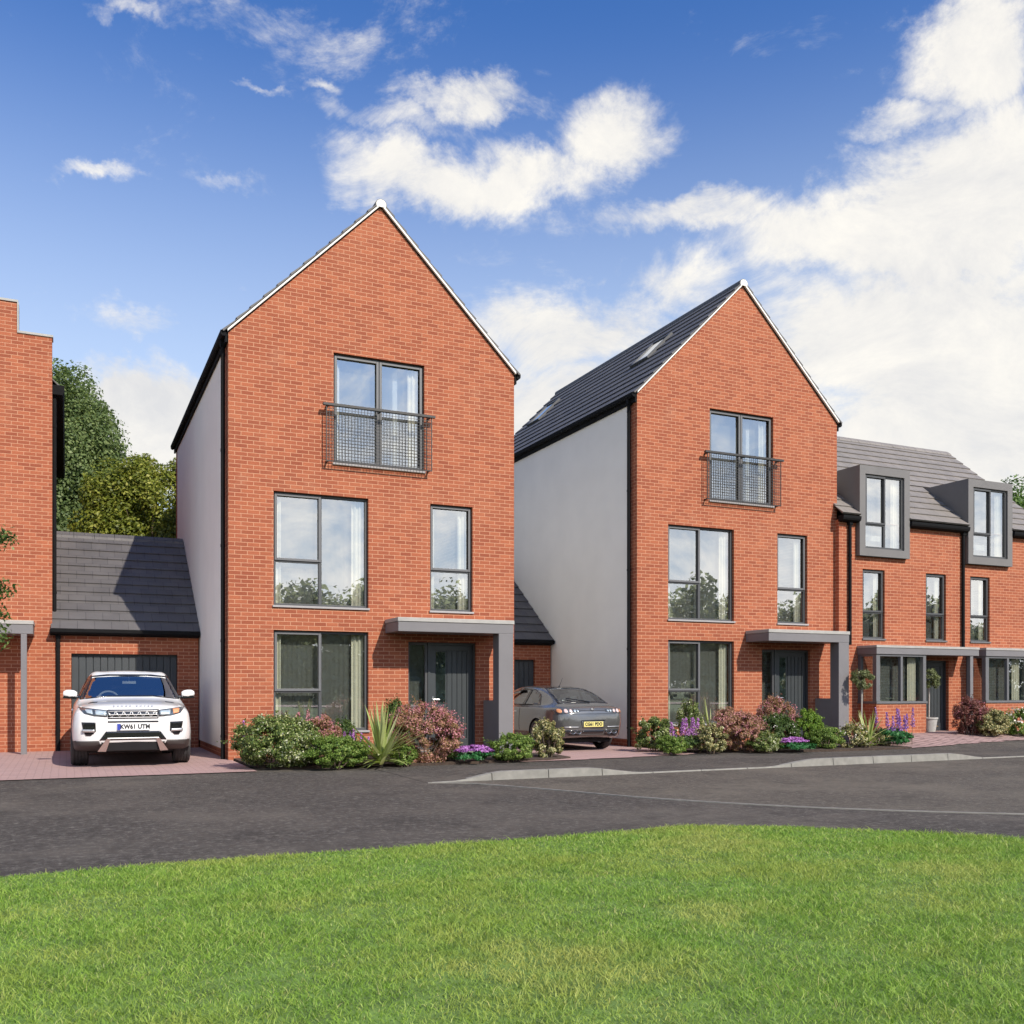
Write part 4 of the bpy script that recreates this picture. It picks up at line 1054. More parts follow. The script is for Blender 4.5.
# ------------------------------------------------------------------ cars
def pchip(xk, yk, x):
    """monotone cubic interpolation of columns yk over xk"""
    xk = np.asarray(xk, float); yk = np.asarray(yk, float); h = np.diff(xk)[:, None]; dl = np.diff(yk, axis=0) / h
    m = np.zeros_like(yk); m[0] = dl[0]; m[-1] = dl[-1]
    a, b = dl[:-1], dl[1:]; w1 = 2 * h[1:] + h[:-1]; w2 = h[1:] + 2 * h[:-1]
    with np.errstate(divide='ignore', invalid='ignore'):
        hm = (w1 + w2) / (w1 / a + w2 / b)
    m[1:-1] = np.where(a * b > 0, np.nan_to_num(hm), 0)
    i = np.clip(np.searchsorted(xk, x) - 1, 0, len(xk) - 2); hh = h[i]; t = ((x - xk[i])[:, None]) / hh
    return ((2 * t**3 - 3 * t**2 + 1) * yk[i] + (t**3 - 2 * t**2 + t) * hh * m[i] + (-2 * t**3 + 3 * t**2) * yk[i + 1] + (t**3 - t**2) * hh * m[i + 1])

def loft(stations, ny=110, sub=6):
    ys = [s[0] for s in stations]; P = np.array([[c for p in s[1] for c in p] for s in stations])
    yy = np.unique(np.concatenate([np.linspace(ys[0], ys[-1], ny), np.linspace(ys[0], ys[0] + .3, 22), np.linspace(ys[-1] - .3, ys[-1], 22)]))
    Q = pchip(ys, P, yy).reshape(len(yy), -1, 2); K = Q.shape[1]
    rings = []
    for r in Q:
        full = list(r) + [(-x, z) for x, z in r[-2:0:-1]]; n = len(full); F = np.array(full); out = []
        for i in range(n):
            p0, p1, p2, p3 = F[i - 1], F[i], F[(i + 1) % n], F[(i + 2) % n]
            for k in range(sub):
                t = k / sub; ten = .42
                m1, m2 = (p2 - p0) * ten, (p3 - p1) * ten
                out.append((2*t**3 - 3*t**2 + 1) * p1 + (t**3 - 2*t**2 + t) * m1 + (-2*t**3 + 3*t**2) * p2 + (t**3 - t**2) * m2)
        rings.append(np.array(out))
    n = len(rings[0]); V = []
    for y, r in zip(yy, rings): V += [(x, y, z) for x, z in r]
    F = []
    for j in range(len(yy) - 1):
        for i in range(n): F.append((j * n + i, j * n + (i + 1) % n, (j + 1) * n + (i + 1) % n, (j + 1) * n + i))
    F.append(tuple(range(n))[::-1]); F.append(tuple(range((len(yy) - 1) * n, len(yy) * n)))
    return V, F

def inside_poly(p, poly):
    x, y = p; c = False; n = len(poly)
    for i in range(n):
        (x1, y1), (x2, y2) = poly[i], poly[i - 1]
        if (y1 > y) != (y2 > y) and x < (x2 - x1) * (y - y1) / (y2 - y1) + x1: c = not c
    return c

class CarShell:
    def __init__(s, stations, arches, aw, paint, under, cutr):
        V, F = loft(stations); me = bpy.data.meshes.new('shell'); me.from_pydata(V, [], F); me.materials.append(paint); me.materials.append(under)
        bm = bmesh.new(); bm.from_mesh(me); bmesh.ops.recalc_face_normals(bm, faces=bm.faces); bm.to_mesh(me); bm.free()
        s.bvh = BVHTree.FromPolygons([Vector(v) for v in V], F)
        o = bpy.data.objects.new('shell', me); COL.objects.link(o)
        cut = MB()
        for (ya, za) in arches:
            for sx in (-1, 1): cut.tube((sx * aw, ya, za), (sx * 1.4, ya, za), cutr, n=40, mi=1)
        co = cut.build('cutter', [paint, under]); co.hide_render = True
        md = o.modifiers.new('b', 'BOOLEAN'); md.object = co; md.operation = 'DIFFERENCE'; md.solver = 'EXACT'
        dg = bpy.context.evaluated_depsgraph_get(); ev = o.evaluated_get(dg)
        s.mesh = bpy.data.meshes.new_from_object(ev)
        for q in (o, co): bpy.data.objects.remove(q)
    def hit(s, axis, a, b, side=-1):
        if axis == 'y': org = Vector((a, side * 10, b)); d = Vector((0, -side, 0))
        elif axis == 'x': org = Vector((side * 10, a, b)); d = Vector((-side, 0, 0))
        else: org = Vector((a, b, 10)); d = Vector((0, 0, -1))
        loc, nrm, _, _ = s.bvh.ray_cast(org, d); return loc, nrm
    def patch(s, name, poly, mat, parent, axis='y', side=-1, off=.004, th=.012, cell=.03, smooth=True):
        """a thin shell following the bodywork inside a 2D outline"""
        bm = bmesh.new(); vs = [bm.verts.new((p[0], p[1], 0)) for p in poly]; bm.faces.new(vs)
        us = [p[0] for p in poly]; ws = [p[1] for p in poly]
        for lo, hi, no in ((min(us), max(us), (1, 0, 0)), (min(ws), max(ws), (0, 1, 0))):
            k = int((hi - lo) / cell)
            for i in range(1, k + 1):
                c = lo + (hi - lo) * i / (k + 1); co = (c, 0, 0) if no[0] else (0, c, 0)
                bmesh.ops.bisect_plane(bm, geom=bm.verts[:] + bm.edges[:] + bm.faces[:], plane_co=co, plane_no=no, dist=1e-5)
        for v in bm.verts:
            loc, nrm = s.hit(axis, v.co.x, v.co.y, side)
            if loc is None: loc = Vector((v.co.x, 0, v.co.y)) if axis == 'y' else Vector((0, v.co.x, v.co.y)); nrm = Vector((0, -1, 0))
            v.co = loc + nrm * off * (1 if nrm.dot(Vector((0, side, 0)) if axis == 'y' else (Vector((side, 0, 0)) if axis == 'x' else Vector((0, 0, 1)))) > 0 else -1)
        bmesh.ops.recalc_face_normals(bm, faces=bm.faces)
        me = bpy.data.meshes.new(name); bm.to_mesh(me); bm.free(); me.materials.append(mat)
        if smooth: me.shade_smooth()
        o = bpy.data.objects.new(name, me); COL.objects.link(o)
        if parent: o.parent = parent
        if th:
            md = o.modifiers.new('t', 'SOLIDIFY'); md.thickness = th; md.offset = 0
        return o
    def cut_holes(s, tests):
        bm = bmesh.new(); bm.from_mesh(s.mesh)
        kill = [f for f in bm.faces if any(t(f.calc_center_median(), f.normal) for t in tests)]
        bmesh.ops.delete(bm, geom=kill, context='FACES'); bm.to_mesh(s.mesh); bm.free()
    def finish(s, parent, liner, region=None):
        s.mesh.materials.append(liner)
        if region:
            for f in s.mesh.polygons:
                if f.material_index == 0:
                    k = region(f.center, f.normal)
                    if k is not None:
                        if k.name not in s.mesh.materials: s.mesh.materials.append(k)
                        f.material_index = list(s.mesh.materials).index(k)
        o = bpy.data.objects.new('body', s.mesh); COL.objects.link(o); s.mesh.shade_smooth(); s.mesh.set_sharp_from_angle(angle=R(38)); s.mesh.name = 'body'
        md = o.modifiers.new('t', 'SOLIDIFY'); md.thickness = .02; md.offset = -1; md.material_offset = 8
        o.parent = parent; return o

def shrink(poly, k):
    cx = sum(p[0] for p in poly) / len(poly); cy = sum(p[1] for p in poly) / len(poly)
    out = []
    for x, y in poly:
        d = math.hypot(x - cx, y - cy); f = max(.1, (d - k) / d); out.append((cx + (x - cx) * f, cy + (y - cy) * f))
    return out

def wheel(parent, x, y, r, w, side, rimr, spokes, rim_mat, tyre_mat, steer=0.):
    t = MB()
    pr = [(rimr * .98, -w / 2 + .02), (rimr * 1.04, -w / 2), (r * .93, -w / 2 + .005), (r * .985, -w / 2 + .03)]
    for k in range(5):
        a = -w / 2 + .045 + (w - .09) * k / 4; pr += [(r, a - .014), (r, a + .014)] + ([(r - .008, a + .018), (r - .008, a + (w - .09) / 4 - .018)] if k < 4 else [])
    pr += [(r * .985, w / 2 - .03), (r * .93, w / 2 - .005), (rimr * 1.04, w / 2), (rimr * .98, w / 2 - .02)]
    t.lathe(pr, axis='x', n=44)
    o = t.build('wheel', tyre_mat, parent, smooth=True); o.location = (x, y, r); o.rotation_euler = (0, 0, steer)
    m = MB(); s = side
    m.lathe([(rimr * 1.0, s * (w / 2 - .012)), (rimr * .93, s * (w / 2 - .02)), (rimr * .90, s * (w / 2 - .05)), (rimr * .88, -s * w * .3)], axis='x', n=40)
    m.lathe([(0, s * (w / 2 - .035)), (.055, s * (w / 2 - .035)), (.07, s * (w / 2 - .06)), (.07, 0), (0, 0)], axis='x', n=20)
    for k in range(spokes):
        a = 2 * math.pi * k / spokes; ca, sa = math.cos(a), math.sin(a)
        for q in (-.10, .10):
            c2, s2 = math.cos(a + q), math.sin(a + q)
            m.tube((s * (w / 2 - .05), .05 * ca, .05 * sa), (s * (w / 2 - .035), rimr * .92 * c2, rimr * .92 * s2), .020, .016, 6)
    ri = m.build('rim', rim_mat, o, smooth=True)
    d = MB(); d.lathe([(0, s * .0), (rimr * .8, s * .0), (rimr * .8, -s * .02), (0, -s * .02)], axis='x', n=30); d.build('brake_disc', M['frame_dark'], o)
    return o

def text(parent, name, body, size, loc, rot, mat, depth=.003, spacing=1., sx=1.):
    c = bpy.data.curves.new(name, 'FONT'); c.body = body; c.size = size; c.extrude = depth; c.align_x = 'CENTER'; c.align_y = 'CENTER'; c.space_character = spacing; c.offset = size * .05
    o = bpy.data.objects.new(name, c); COL.objects.link(o); dg = bpy.context.evaluated_depsgraph_get()
    me = bpy.data.meshes.new_from_object(o.evaluated_get(dg)); bpy.data.objects.remove(o); me.materials.clear(); me.materials.append(mat)
    q = bpy.data.objects.new(name, me); COL.objects.link(q); q.location = loc; q.rotation_euler = rot; q.scale = (sx, 1, 1); q.parent = parent; return q

def seat(mb, x, y, z, w=.5):
    mb.prism([(y - .28, z), (y + .22, z - .02), (y + .24, z + .14), (y - .28, z + .17)], 'x', x - w / 2, x + w / 2)
    mb.prism([(y + .12, z + .12), (y + .26, z + .10), (y + .42, z + .66), (y + .30, z + .68)], 'x', x - w / 2 + .02, x + w / 2 - .02)
    mb.prism([(y + .33, z + .70), (y + .42, z + .69), (y + .45, z + .86), (y + .37, z + .87)], 'x', x - .13, x + .13)

CM = {
 'white': simple('white_car_paint', (.80, .79, .775), .32, var=.01, coat=1.),
 'grey': simple('grey_car_paint', (.135, .135, .135), .22, .45, var=.02, coat=1.),
 'liner': simple('dark_wheel_well', (.012, .012, .013), .8),
 'clad': simple('dark_bumper_cladding', (.055, .045, .042), .55),
 'gloss_black': simple('gloss_black_trim', (.010, .010, .012), .15, coat=.5),
 'tyre': simple('tyre_rubber', (.040, .040, .042), .75, var=.2, vscale=12),
 'rim': simple('alloy_rim', (.66, .65, .63), .35, .6),
 'plate_w': simple('white_number_plate', (.82, .82, .82), .45, var=.01),
 'plate_y': simple('yellow_number_plate', (.70, .61, .20), .45, var=.01),
 'plate_ink': simple('plate_ink', (.012, .012, .014), .5),
 'eu': simple('blue_plate_strip', (.03, .05, .32), .5),
 'lamp': simple('clear_lamp', (.52, .60, .64), .12, .35, var=.15, vscale=14, coat=1.),
 'lamp_dark': simple('smoked_lamp', (.07, .085, .10), .10, .2, var=.3, vscale=10, coat=1.),
 'amber': simple('amber_lamp', (.70, .30, .14), .2, coat=1.),
 'red': simple('red_lamp', (.45, .05, .03), .2, coat=1.),
 'pinklamp': simple('pink_clear_lamp', (.72, .55, .52), .15, .2, coat=1.),
 'silver': simple('silver_trim', (.62, .61, .60), .3, .7, var=.03),
 'skid': simple('reflection_tinted_skid_plate', (.40, .29, .26), .35, .5, var=.1, vscale=40),  # brownish reflections are put into the plate colour
 'seat': simple('seat_fabric', (.17, .165, .16), .8),
 'cream': simple('pale_steering_wheel', (.78, .76, .74), .6),
}
CM['glass_dark'] = glass_mat('rear_car_glass', .16, (.50, .54, .54))
CM['glass'] = glass_mat('car_glass', .42, (.60, .66, .66))

def suv(loc):
    root = empty('suv', loc)
    S = [
     (0.00, [(0,.44),(.46,.44),(.56,.50),(.60,.62),(.585,.78),(.54,.84),(.42,.875),(.24,.89),(0,.89)]),
     (0.05, [(0,.37),(.64,.37),(.74,.45),(.785,.62),(.77,.81),(.71,.885),(.55,.935),(.3,.955),(0,.96)]),
     (0.13, [(0,.33),(.74,.33),(.85,.43),(.88,.62),(.855,.85),(.785,.93),(.58,.985),(.3,1.003),(0,1.008)]),
     (0.28, [(0,.29),(.81,.29),(.925,.41),(.945,.64),(.915,.875),(.83,.965),(.61,1.02),(.31,1.038),(0,1.043)]),
     (0.50, [(0,.26),(.84,.26),(.945,.40),(.962,.66),(.93,.895),(.845,.99),(.63,1.045),(.32,1.062),(0,1.067)]),
     (0.85, [(0,.25),(.86,.25),(.955,.38),(.965,.66),(.94,.92),(.86,1.02),(.65,1.075),(.34,1.095),(0,1.10)]),
     (1.08, [(0,.25),(.86,.25),(.955,.38),(.965,.66),(.94,.94),(.875,1.05),(.70,1.115),(.38,1.135),(0,1.14)]),
     (1.36, [(0,.25),(.86,.25),(.955,.38),(.965,.66),(.94,.96),(.885,1.085),(.735,1.27),(.42,1.305),(0,1.315)]),
     (1.72, [(0,.25),(.86,.25),(.955,.38),(.965,.66),(.945,.98),(.89,1.10),(.68,1.475),(.42,1.525),(0,1.54)]),
     (2.05, [(0,.25),(.86,.25),(.955,.38),(.965,.66),(.945,.99),(.89,1.11),(.66,1.56),(.42,1.605),(0,1.62)]),
     (2.6, [(0,.25),(.86,.25),(.955,.38),(.965,.66),(.945,1.0),(.89,1.12),(.65,1.565),(.42,1.615),(0,1.63)]),
     (3.6, [(0,.27),(.86,.27),(.955,.40),(.965,.68),(.945,1.03),(.88,1.15),(.61,1.51),(.38,1.56),(0,1.575)]),
     (4.05, [(0,.30),(.84,.30),(.94,.42),(.95,.70),(.92,1.03),(.85,1.17),(.58,1.45),(.36,1.50),(0,1.515)]),
     (4.25, [(0,.34),(.78,.34),(.88,.44),(.90,.70),(.88,.98),(.80,1.10),(.58,1.24),(.34,1.27),(0,1.28)]),
     (4.36, [(0,.40),(.66,.40),(.76,.48),(.80,.66),(.77,.85),(.70,.93),(.5,.98),(.3,.99),(0,.99)])]
    sh = CarShell(S, [(.86, .37), (3.52, .37)], .60, CM['white'], CM['liner'], .405)
    def mir(p): return [(-x, z) for x, z in p][::-1]
    ws = [(-.80, 1.12), (-.40, 1.165), (.40, 1.165), (.80, 1.12), (.655, 1.50), (.38, 1.535), (-.38, 1.535), (-.655, 1.50)]
    sw = [(1.45, 1.13), (3.75, 1.19), (3.62, 1.44), (2.2, 1.52), (1.95, 1.47)]
    rw = [(-.68, 1.12), (.68, 1.12), (.50, 1.42), (-.50, 1.42)]
    # glass follows the shell; a black border rings each opening
    gws = sh.patch('windscreen', ws, CM['glass'], root, off=-.002, th=0)
    for k in range(len(ws)):
        pass
    def border(poly, axis, side, k):
        inn = shrink(poly, k); n = len(poly)
        for i in range(n):
            j = (i + 1) % n; yield [poly[i], poly[j], inn[j], inn[i]]
    bm_parts = []
    for q in border([(-.83, 1.105), (-.40, 1.152), (.40, 1.152), (.83, 1.105), (.685, 1.512), (.38, 1.548), (-.38, 1.548), (-.685, 1.512)], 'y', -1, .055):
        bm_parts.append(sh.patch('windscreen_border', q, CM['gloss_black'], None, off=.004, th=.006))
    join_parts(bm_parts, 'windscreen_border', gws)
    for sx in (-1, 1):
        g = sh.patch('side_window', sw, CM['gloss_black'], root, axis='x', side=sx, off=.004, th=.008)
    sh.patch('rear_window', rw, CM['gloss_black'], root, side=1, off=.004, th=.008)
    P = lambda n, poly, mat, off=.006, th=.012, par=root: sh.patch(n, poly, mat, par, off=off, th=th)
    # lamps
    for mm in (lambda p: p, mir):
        h = P('headlight', mm([(-.855, .985), (-.40, .935), (-.41, .835), (-.60, .845), (-.76, .885)]), CM['lamp_dark'], .006)
        P('lens', mm([(-.60, .935), (-.425, .92), (-.43, .85), (-.585, .86)]), CM['lamp'], .016, .01, h)
        P('lens', mm([(-.76, .952), (-.64, .94), (-.63, .872), (-.72, .895)]), CM['lamp'], .014, .008, h)
        f = P('bumper_vent', mm([(-.80, .75), (-.59, .745), (-.585, .60), (-.66, .53), (-.735, .53), (-.77, .59)]), CM['gloss_black'], .005)
        P('vent_bar', mm([(-.79, .635), (-.60, .63), (-.60, .585), (-.785, .59)]), CM['silver'], .022, .02, f)
        P('bumper_cladding', mm([(-.88, .44), (-.54, .445), (-.52, .40), (-.62, .345), (-.83, .345)]), CM['clad'], .006)
        b = sh.patch('bonnet_vent', mm([(-.70, .60), (-.56, .58), (-.55, .68), (-.68, .70)]) , CM['gloss_black'], root, axis='z', off=.004, th=.008)
    am = P('indicator', [(.63, .945), (.745, .955), (.73, .888), (.64, .868)], CM['amber'], .022, .008)
    # grille
    gr = P('grille', [(-.405, .945), (.405, .945), (.40, .805), (-.40, .805)], CM['gloss_black'], .006)
    bars = []
    for r_, z in enumerate((.915, .868, .822)):
        bars.append(P('grille_bar', [(-.395, z + .0065), (.395, z + .0065), (.395, z - .0065), (-.395, z - .0065)], CM['silver'], .018, .014, None))
    for k in range(13):
        x = -.37 + .74 * k / 12; o = .03 * (1 if k % 2 else -1)
        bars.append(P('grille_bar', [(x - .007 + o, .91), (x + .007 + o, .91), (x + .007 - o, .83), (x - .007 - o, .83)], CM['silver'], .016, .012, None))
    join_parts(bars, 'grille_bar', gr)
    P('bumper_slot', [(-.40, .765), (.40, .765), (.40, .742), (-.40, .742)], CM['gloss_black'], .004)
    # plate
    pl = MB(); pl.box(-.26, .26, -.022, -.006, .612, .723); plate = pl.build('number_plate', CM['plate_w'], root, bevel=.003)
    e = MB(); e.box(-.255, -.205, -.0245, -.0222, .616, .719); e.build('plate_strip', CM['eu'], plate)
    text(plate, 'plate_lettering', 'KW61 UTM', .098, (.027, -.0225, .667), (R(90), 0, 0), CM['plate_ink'], .0015, 1.05, .92)
    text(root, 'bonnet_lettering', 'RANGE ROVER', .043, (0, .085, 1.004), (R(48), 0, 0), CM['silver'], .002, 2.6, 1.)
    # lower intake, lip and skid plates
    P('lower_intake', [(-.45, .60), (.45, .60), (.56, .44), (.44, .42), (.40, .535), (-.40, .535), (-.44, .42), (-.56, .44)][:0] or [(-.43, .595), (.43, .595), (.53, .455), (-.53, .455)], CM['gloss_black'], .006)
    lp_ = MB(); lp_.box(-.41, .41, -.03, .03, .468, .492); lp_.build('bumper_lip', CM['silver'], root, bevel=.008)
    un = MB(); un.prism([(-.005, .467), (.10, .467), (.18, .26), (.06, .28), (.02, .40)], 'x', -.50, .50); un.build('lower_bumper', CM['liner'], root)
    for sx in (-1, 1):
        k = MB(); k.v += [(sx * .36, -.028, .475), (sx * .42, -.028, .475), (sx * .56, .02, .27), (sx * .43, .02, .265)]; k.v += [(x, y + .03, z) for x, y, z in k.v]
        for q in ((0, 1, 2, 3), (7, 6, 5, 4), (0, 4, 5, 1), (1, 5, 6, 2), (2, 6, 7, 3), (3, 7, 4, 0)): k.f.append(q); k.mi.append(0)
        k.build('skid_plate', CM['skid'], root)
        # sill and arch cladding
        a = MB(); a.box(sx * .93 - .035, sx * .93 + .035, 1.27, 3.11, .26, .40); a.build('sill_cladding', CM['clad'], root, bevel=.015)
        ar = MB()
        for yc in (.86, 3.52):
            pr = []
            for q in range(15):
                t = R(-8) + R(196) * q / 14; pr.append((yc + .445 * math.cos(t), .37 + .445 * math.sin(t)))
            for q in range(15):
                t = R(188) - R(196) * q / 14; pr.append((yc + .40 * math.cos(t), .37 + .40 * math.sin(t)))
            a = MB(); n = len(pr) // 2
            for q in range(n - 1):
                quad = [pr[q], pr[q + 1], pr[2 * n - 2 - q], pr[2 * n - 1 - q]]
                xo = (sh.hit('x', quad[0][0], max(.34, quad[0][1]), sx)[0] or Vector((sx * .95, 0, 0))).x
                a.prism(quad, 'x', min(xo - sx * .06, xo + sx * .012), max(xo - sx * .06, xo + sx * .012))
            a.build('wheel_arch', CM['clad'], root)
        # mirror
        m = MB(); m.lathe([(0, -.115), (.055, -.105), (.085, -.06), (.093, 0), (.085, .07), (.05, .115), (0, .125)], c=(0, 0, 0), axis='x', n=20)
        mo = m.build('door_mirror', CM['white'], root, smooth=True); mo.location = (sx * 1.00, 1.33, 1.20); mo.scale = (1, .85, .82); mo.rotation_euler = (0, sx * R(-4), 0)
        c = MB(); c.prism([(-.12, -.10), (.12, -.10), (.09, -.045), (-.09, -.045)], 'y', -.075, .075); c.tube((-sx * .18, .02, -.05), (-sx * .06, .02, -.06), .03, .028, 8); c.build('mirror_base', CM['gloss_black'], mo)
        hb = MB(); hb.box(sx * .965 - .02, sx * .965 + .02, 2.05, 2.25, .90, .93); hb.build('door_handle', CM['white'], root, bevel=.008)
        for z in (.86,): pass
        P('tail_light', [(sx * .60, .95), (sx * .86, .95), (sx * .86, .85), (sx * .62, .87)], CM['red'], .006) if False else sh.patch('tail_light', [(sx * .58, 1.02), (sx * .80, 1.02), (sx * .80, .90), (sx * .60, .92)], CM['red'], root, side=1)
        for ya in (.86, 3.52): wheel(root, sx * .835, ya, .375, .29, sx, .255, 5, CM['rim'], CM['tyre'])
    ax = MB(); ax.box(-.70, .70, .5, 3.9, .22, .30); ax.build('underbody', CM['liner'], root)
    # cabin
    st = MB(); seat(st, -.38, 2.25, .62); seat(st, .38, 2.25, .62); st.prism([(3.0, .70), (3.5, .68), (3.75, 1.22), (3.6, 1.24), (3.4, .86), (3.0, .88)], 'x', -.62, .62); st.build('seat', CM['seat'], root, bevel=.03)
    ds = MB(); ds.prism([(1.15, .90), (1.55, .95), (1.62, 1.02), (1.50, 1.09), (1.20, 1.10)], 'x', -.80, .80); ds.build('dashboard', CM['liner'], root)
    sw_ = MB(); cN = 28
    ctr = Vector((-.36, 1.70, 1.07)); ux = Vector((1, 0, 0)); uy = Vector((0, .42, .91))
    pts = [ctr + ux * (.19 * math.cos(2 * math.pi * k / cN)) + uy * (.19 * math.sin(2 * math.pi * k / cN)) for k in range(cN)]
    for k in range(cN): sw_.tube(pts[k], pts[(k + 1) % cN], .018, n=6, caps=False)
    sw_.tube(ctr - ux * .18, ctr + ux * .18, .025, n=6); sw_.tube(ctr, ctr - uy * .18, .025, n=6); sw_.build('steering_wheel', CM['cream'], root, smooth=True)
    rv = MB(); rv.box(-.12, .12, 1.78, 1.80, 1.38, 1.435); rv.box(-.012, .012, 1.785, 1.81, 1.436, 1.52); rv.build('rear_view_mirror', CM['cream'], root, bevel=.006)
    wiw = shrink(ws, .03)
    sh.cut_holes([lambda c, n: c.y < 1.95 and c.y > 1.0 and c.z > 1.10 and inside_poly((c.x, c.z), wiw) and n.y < -.2])
    def region(c, n):
        if c.z < .405 + .03 * smooth01(.5, .9, abs(c.x)): return CM['clad']
        if 1.115 < c.z < 1.57 and 1.06 < c.y < 1.98 and n.y < -.2 and abs(n.z) < .86: return CM['gloss_black']
        if 1.125 < c.z < 1.505 and c.y > 1.10 and (abs(c.x) > .42 or n.y > .4) and abs(n.z) < .80: return CM['gloss_black']
    sh.finish(root, CM['liner'], region)
    return root

def join_parts(objs, name, parent):
    """merge small strips of one trim piece into a single mesh"""
    dg = bpy.context.evaluated_depsgraph_get(); bm = bmesh.new(); mats = []
    for o in objs:
        me = bpy.data.meshes.new_from_object(o.evaluated_get(dg)); bm.from_mesh(me)
        mats = list(o.data.materials)
    bmesh.ops.remove_doubles(bm, verts=bm.verts, dist=.0005)
    me = bpy.data.meshes.new(name); bm.to_mesh(me); bm.free()
    for m in mats: me.materials.append(m)
    o = bpy.data.objects.new(name, me); COL.objects.link(o); o.parent = parent
    for q in objs: bpy.data.objects.remove(q)
    return o

SUV = suv((1.0, 17.02, .005)); SUV.rotation_euler = (0, 0, R(-1.0)); SUV.scale = (.97, 1, 1)
tag(SUV, 'white SUV parked nose out before the boarded garage door', 'car')

def coupe(loc):
    """rear of the car at y = 0, bonnet towards +y"""
    root = empty('hatchback', loc)
    S = [
     (0.00, [(0,.42),(.46,.42),(.57,.48),(.62,.60),(.60,.70),(.53,.765),(.40,.795),(.21,.806),(0,.81)]),
     (0.06, [(0,.33),(.59,.33),(.70,.43),(.745,.61),(.72,.755),(.645,.835),(.48,.872),(.25,.886),(0,.89)]),
     (0.17, [(0,.28),(.69,.28),(.80,.40),(.835,.62),(.805,.80),(.725,.895),(.53,.938),(.27,.954),(0,.958)]),
     (0.36, [(0,.25),(.76,.25),(.87,.38),(.895,.62),(.862,.83),(.77,.92),(.575,.975),(.29,.998),(0,1.005)]),
     (0.60, [(0,.22),(.80,.22),(.905,.37),(.92,.62),(.89,.85),(.79,.935),(.60,1.07),(.33,1.10),(0,1.11)]),
     (0.95, [(0,.20),(.80,.20),(.905,.36),(.92,.62),(.89,.86),(.80,.945),(.60,1.19),(.34,1.225),(0,1.235)]),
     (1.35, [(0,.20),(.80,.20),(.905,.36),(.92,.62),(.89,.87),(.81,.95),(.595,1.27),(.35,1.31),(0,1.325)]),
     (2.0, [(0,.20),(.80,.20),(.905,.36),(.92,.62),(.89,.87),(.81,.95),(.585,1.305),(.36,1.35),(0,1.365)]),
     (2.5, [(0,.20),(.80,.20),(.905,.36),(.92,.62),(.89,.86),(.81,.94),(.595,1.255),(.37,1.305),(0,1.32)]),
     (3.1, [(0,.20),(.80,.20),(.905,.36),(.92,.62),(.885,.84),(.80,.92),(.65,1.02),(.38,1.06),(0,1.07)]),
     (3.35, [(0,.20),(.80,.20),(.905,.36),(.92,.62),(.88,.82),(.79,.89),(.62,.945),(.34,.965),(0,.97)]),
     (3.9, [(0,.22),(.78,.22),(.88,.38),(.90,.60),(.84,.76),(.74,.82),(.52,.855),(.28,.87),(0,.875)]),
     (4.25, [(0,.26),(.66,.26),(.76,.38),(.78,.58),(.72,.70),(.62,.75),(.44,.78),(.24,.79),(0,.795)]),
     (4.38, [(0,.34),(.46,.34),(.54,.42),(.56,.55),(.52,.64),(.46,.68),(.34,.70),(.2,.71),(0,.715)])]
    sh = CarShell(S, [(.90, .325), (3.43, .325)], .58, CM['grey'], CM['liner'], .352)
    rw = [(-.60, .992), (-.35, 1.015), (.35, 1.015), (.60, .992), (.545, 1.19), (.47, 1.275), (.25, 1.305), (-.25, 1.305), (-.47, 1.275), (-.545, 1.19)]
    g = sh.patch('rear_window', rw, CM['glass_dark'], root, off=-.002, th=0)
    ob = [(-.64, .975), (-.35, .998), (.35, .998), (.64, .975), (.575, 1.20), (.49, 1.293), (.25, 1.322), (-.25, 1.322), (-.49, 1.293), (-.575, 1.20)]
    inn = shrink(ob, .055); parts = []
    for i in range(len(ob)):
        j = (i + 1) % len(ob); parts.append(sh.patch('rear_window_border', [ob[i], ob[j], inn[j], inn[i]], CM['gloss_black'], None, off=.004, th=.006))
    join_parts(parts, 'rear_window_border', g)
    sw = [(.98, .965), (2.95, .955), (2.45, 1.19), (2.0, 1.265), (1.45, 1.245), (1.15, 1.15)]
    for sx in (-1, 1):
        q = sh.patch('side_window', sw, CM['glass_dark'], root, axis='x', side=sx, off=-.002, th=0)
        parts = []
        so = [(.92, .95), (3.0, .94), (2.47, 1.205), (2.0, 1.285), (1.43, 1.265), (1.11, 1.165)]; si = shrink(so, .035)
        for i in range(len(so)):
            j = (i + 1) % len(so); parts.append(sh.patch('window_border', [so[i], so[j], si[j], si[i]], CM['gloss_black'], None, axis='x', side=sx, off=.004, th=.006))
        parts.append(sh.patch('window_border', [(1.62, .95), (1.72, .95), (1.66, 1.26), (1.58, 1.26)], CM['gloss_black'], None, axis='x', side=sx, off=.004, th=.006))
        join_parts(parts, 'window_border', q)
        h = MB(); xo = sh.hit('x', 1.95, .80, sx)[0].x; h.box(xo - .012, xo + .022, 1.86, 2.04, .785, .812); h.build('door_handle', CM['silver'], root, bevel=.006)
        # door seams
        sh.patch('door_seam', [(1.70, .40), (1.712, .40), (1.722, .94), (1.71, .94)], CM['liner'], root, axis='x', side=sx, off=.001, th=.003)
        # lamp clusters: a slim band with round lenses
        tl = sh.patch('tail_light', [(sx * .845, .855), (sx * .62, .875), (sx * .33, .862), (sx * .33, .815), (sx * .60, .785), (sx * .83, .765)][::sx], CM['lamp_dark'], root, off=.005)
        for xx, rr, mt in ((.765, .040, 'amber'), (.655, .040, 'pinklamp'), (.55, .034, 'pinklamp'), (.455, .026, 'lamp'), (.385, .022, 'lamp')):
            sh.patch('lens', [(sx * xx + rr * math.cos(2 * math.pi * k / 14), .825 + rr * math.sin(2 * math.pi * k / 14)) for k in range(14)], CM[mt], tl, off=.016, th=.012, cell=.02)
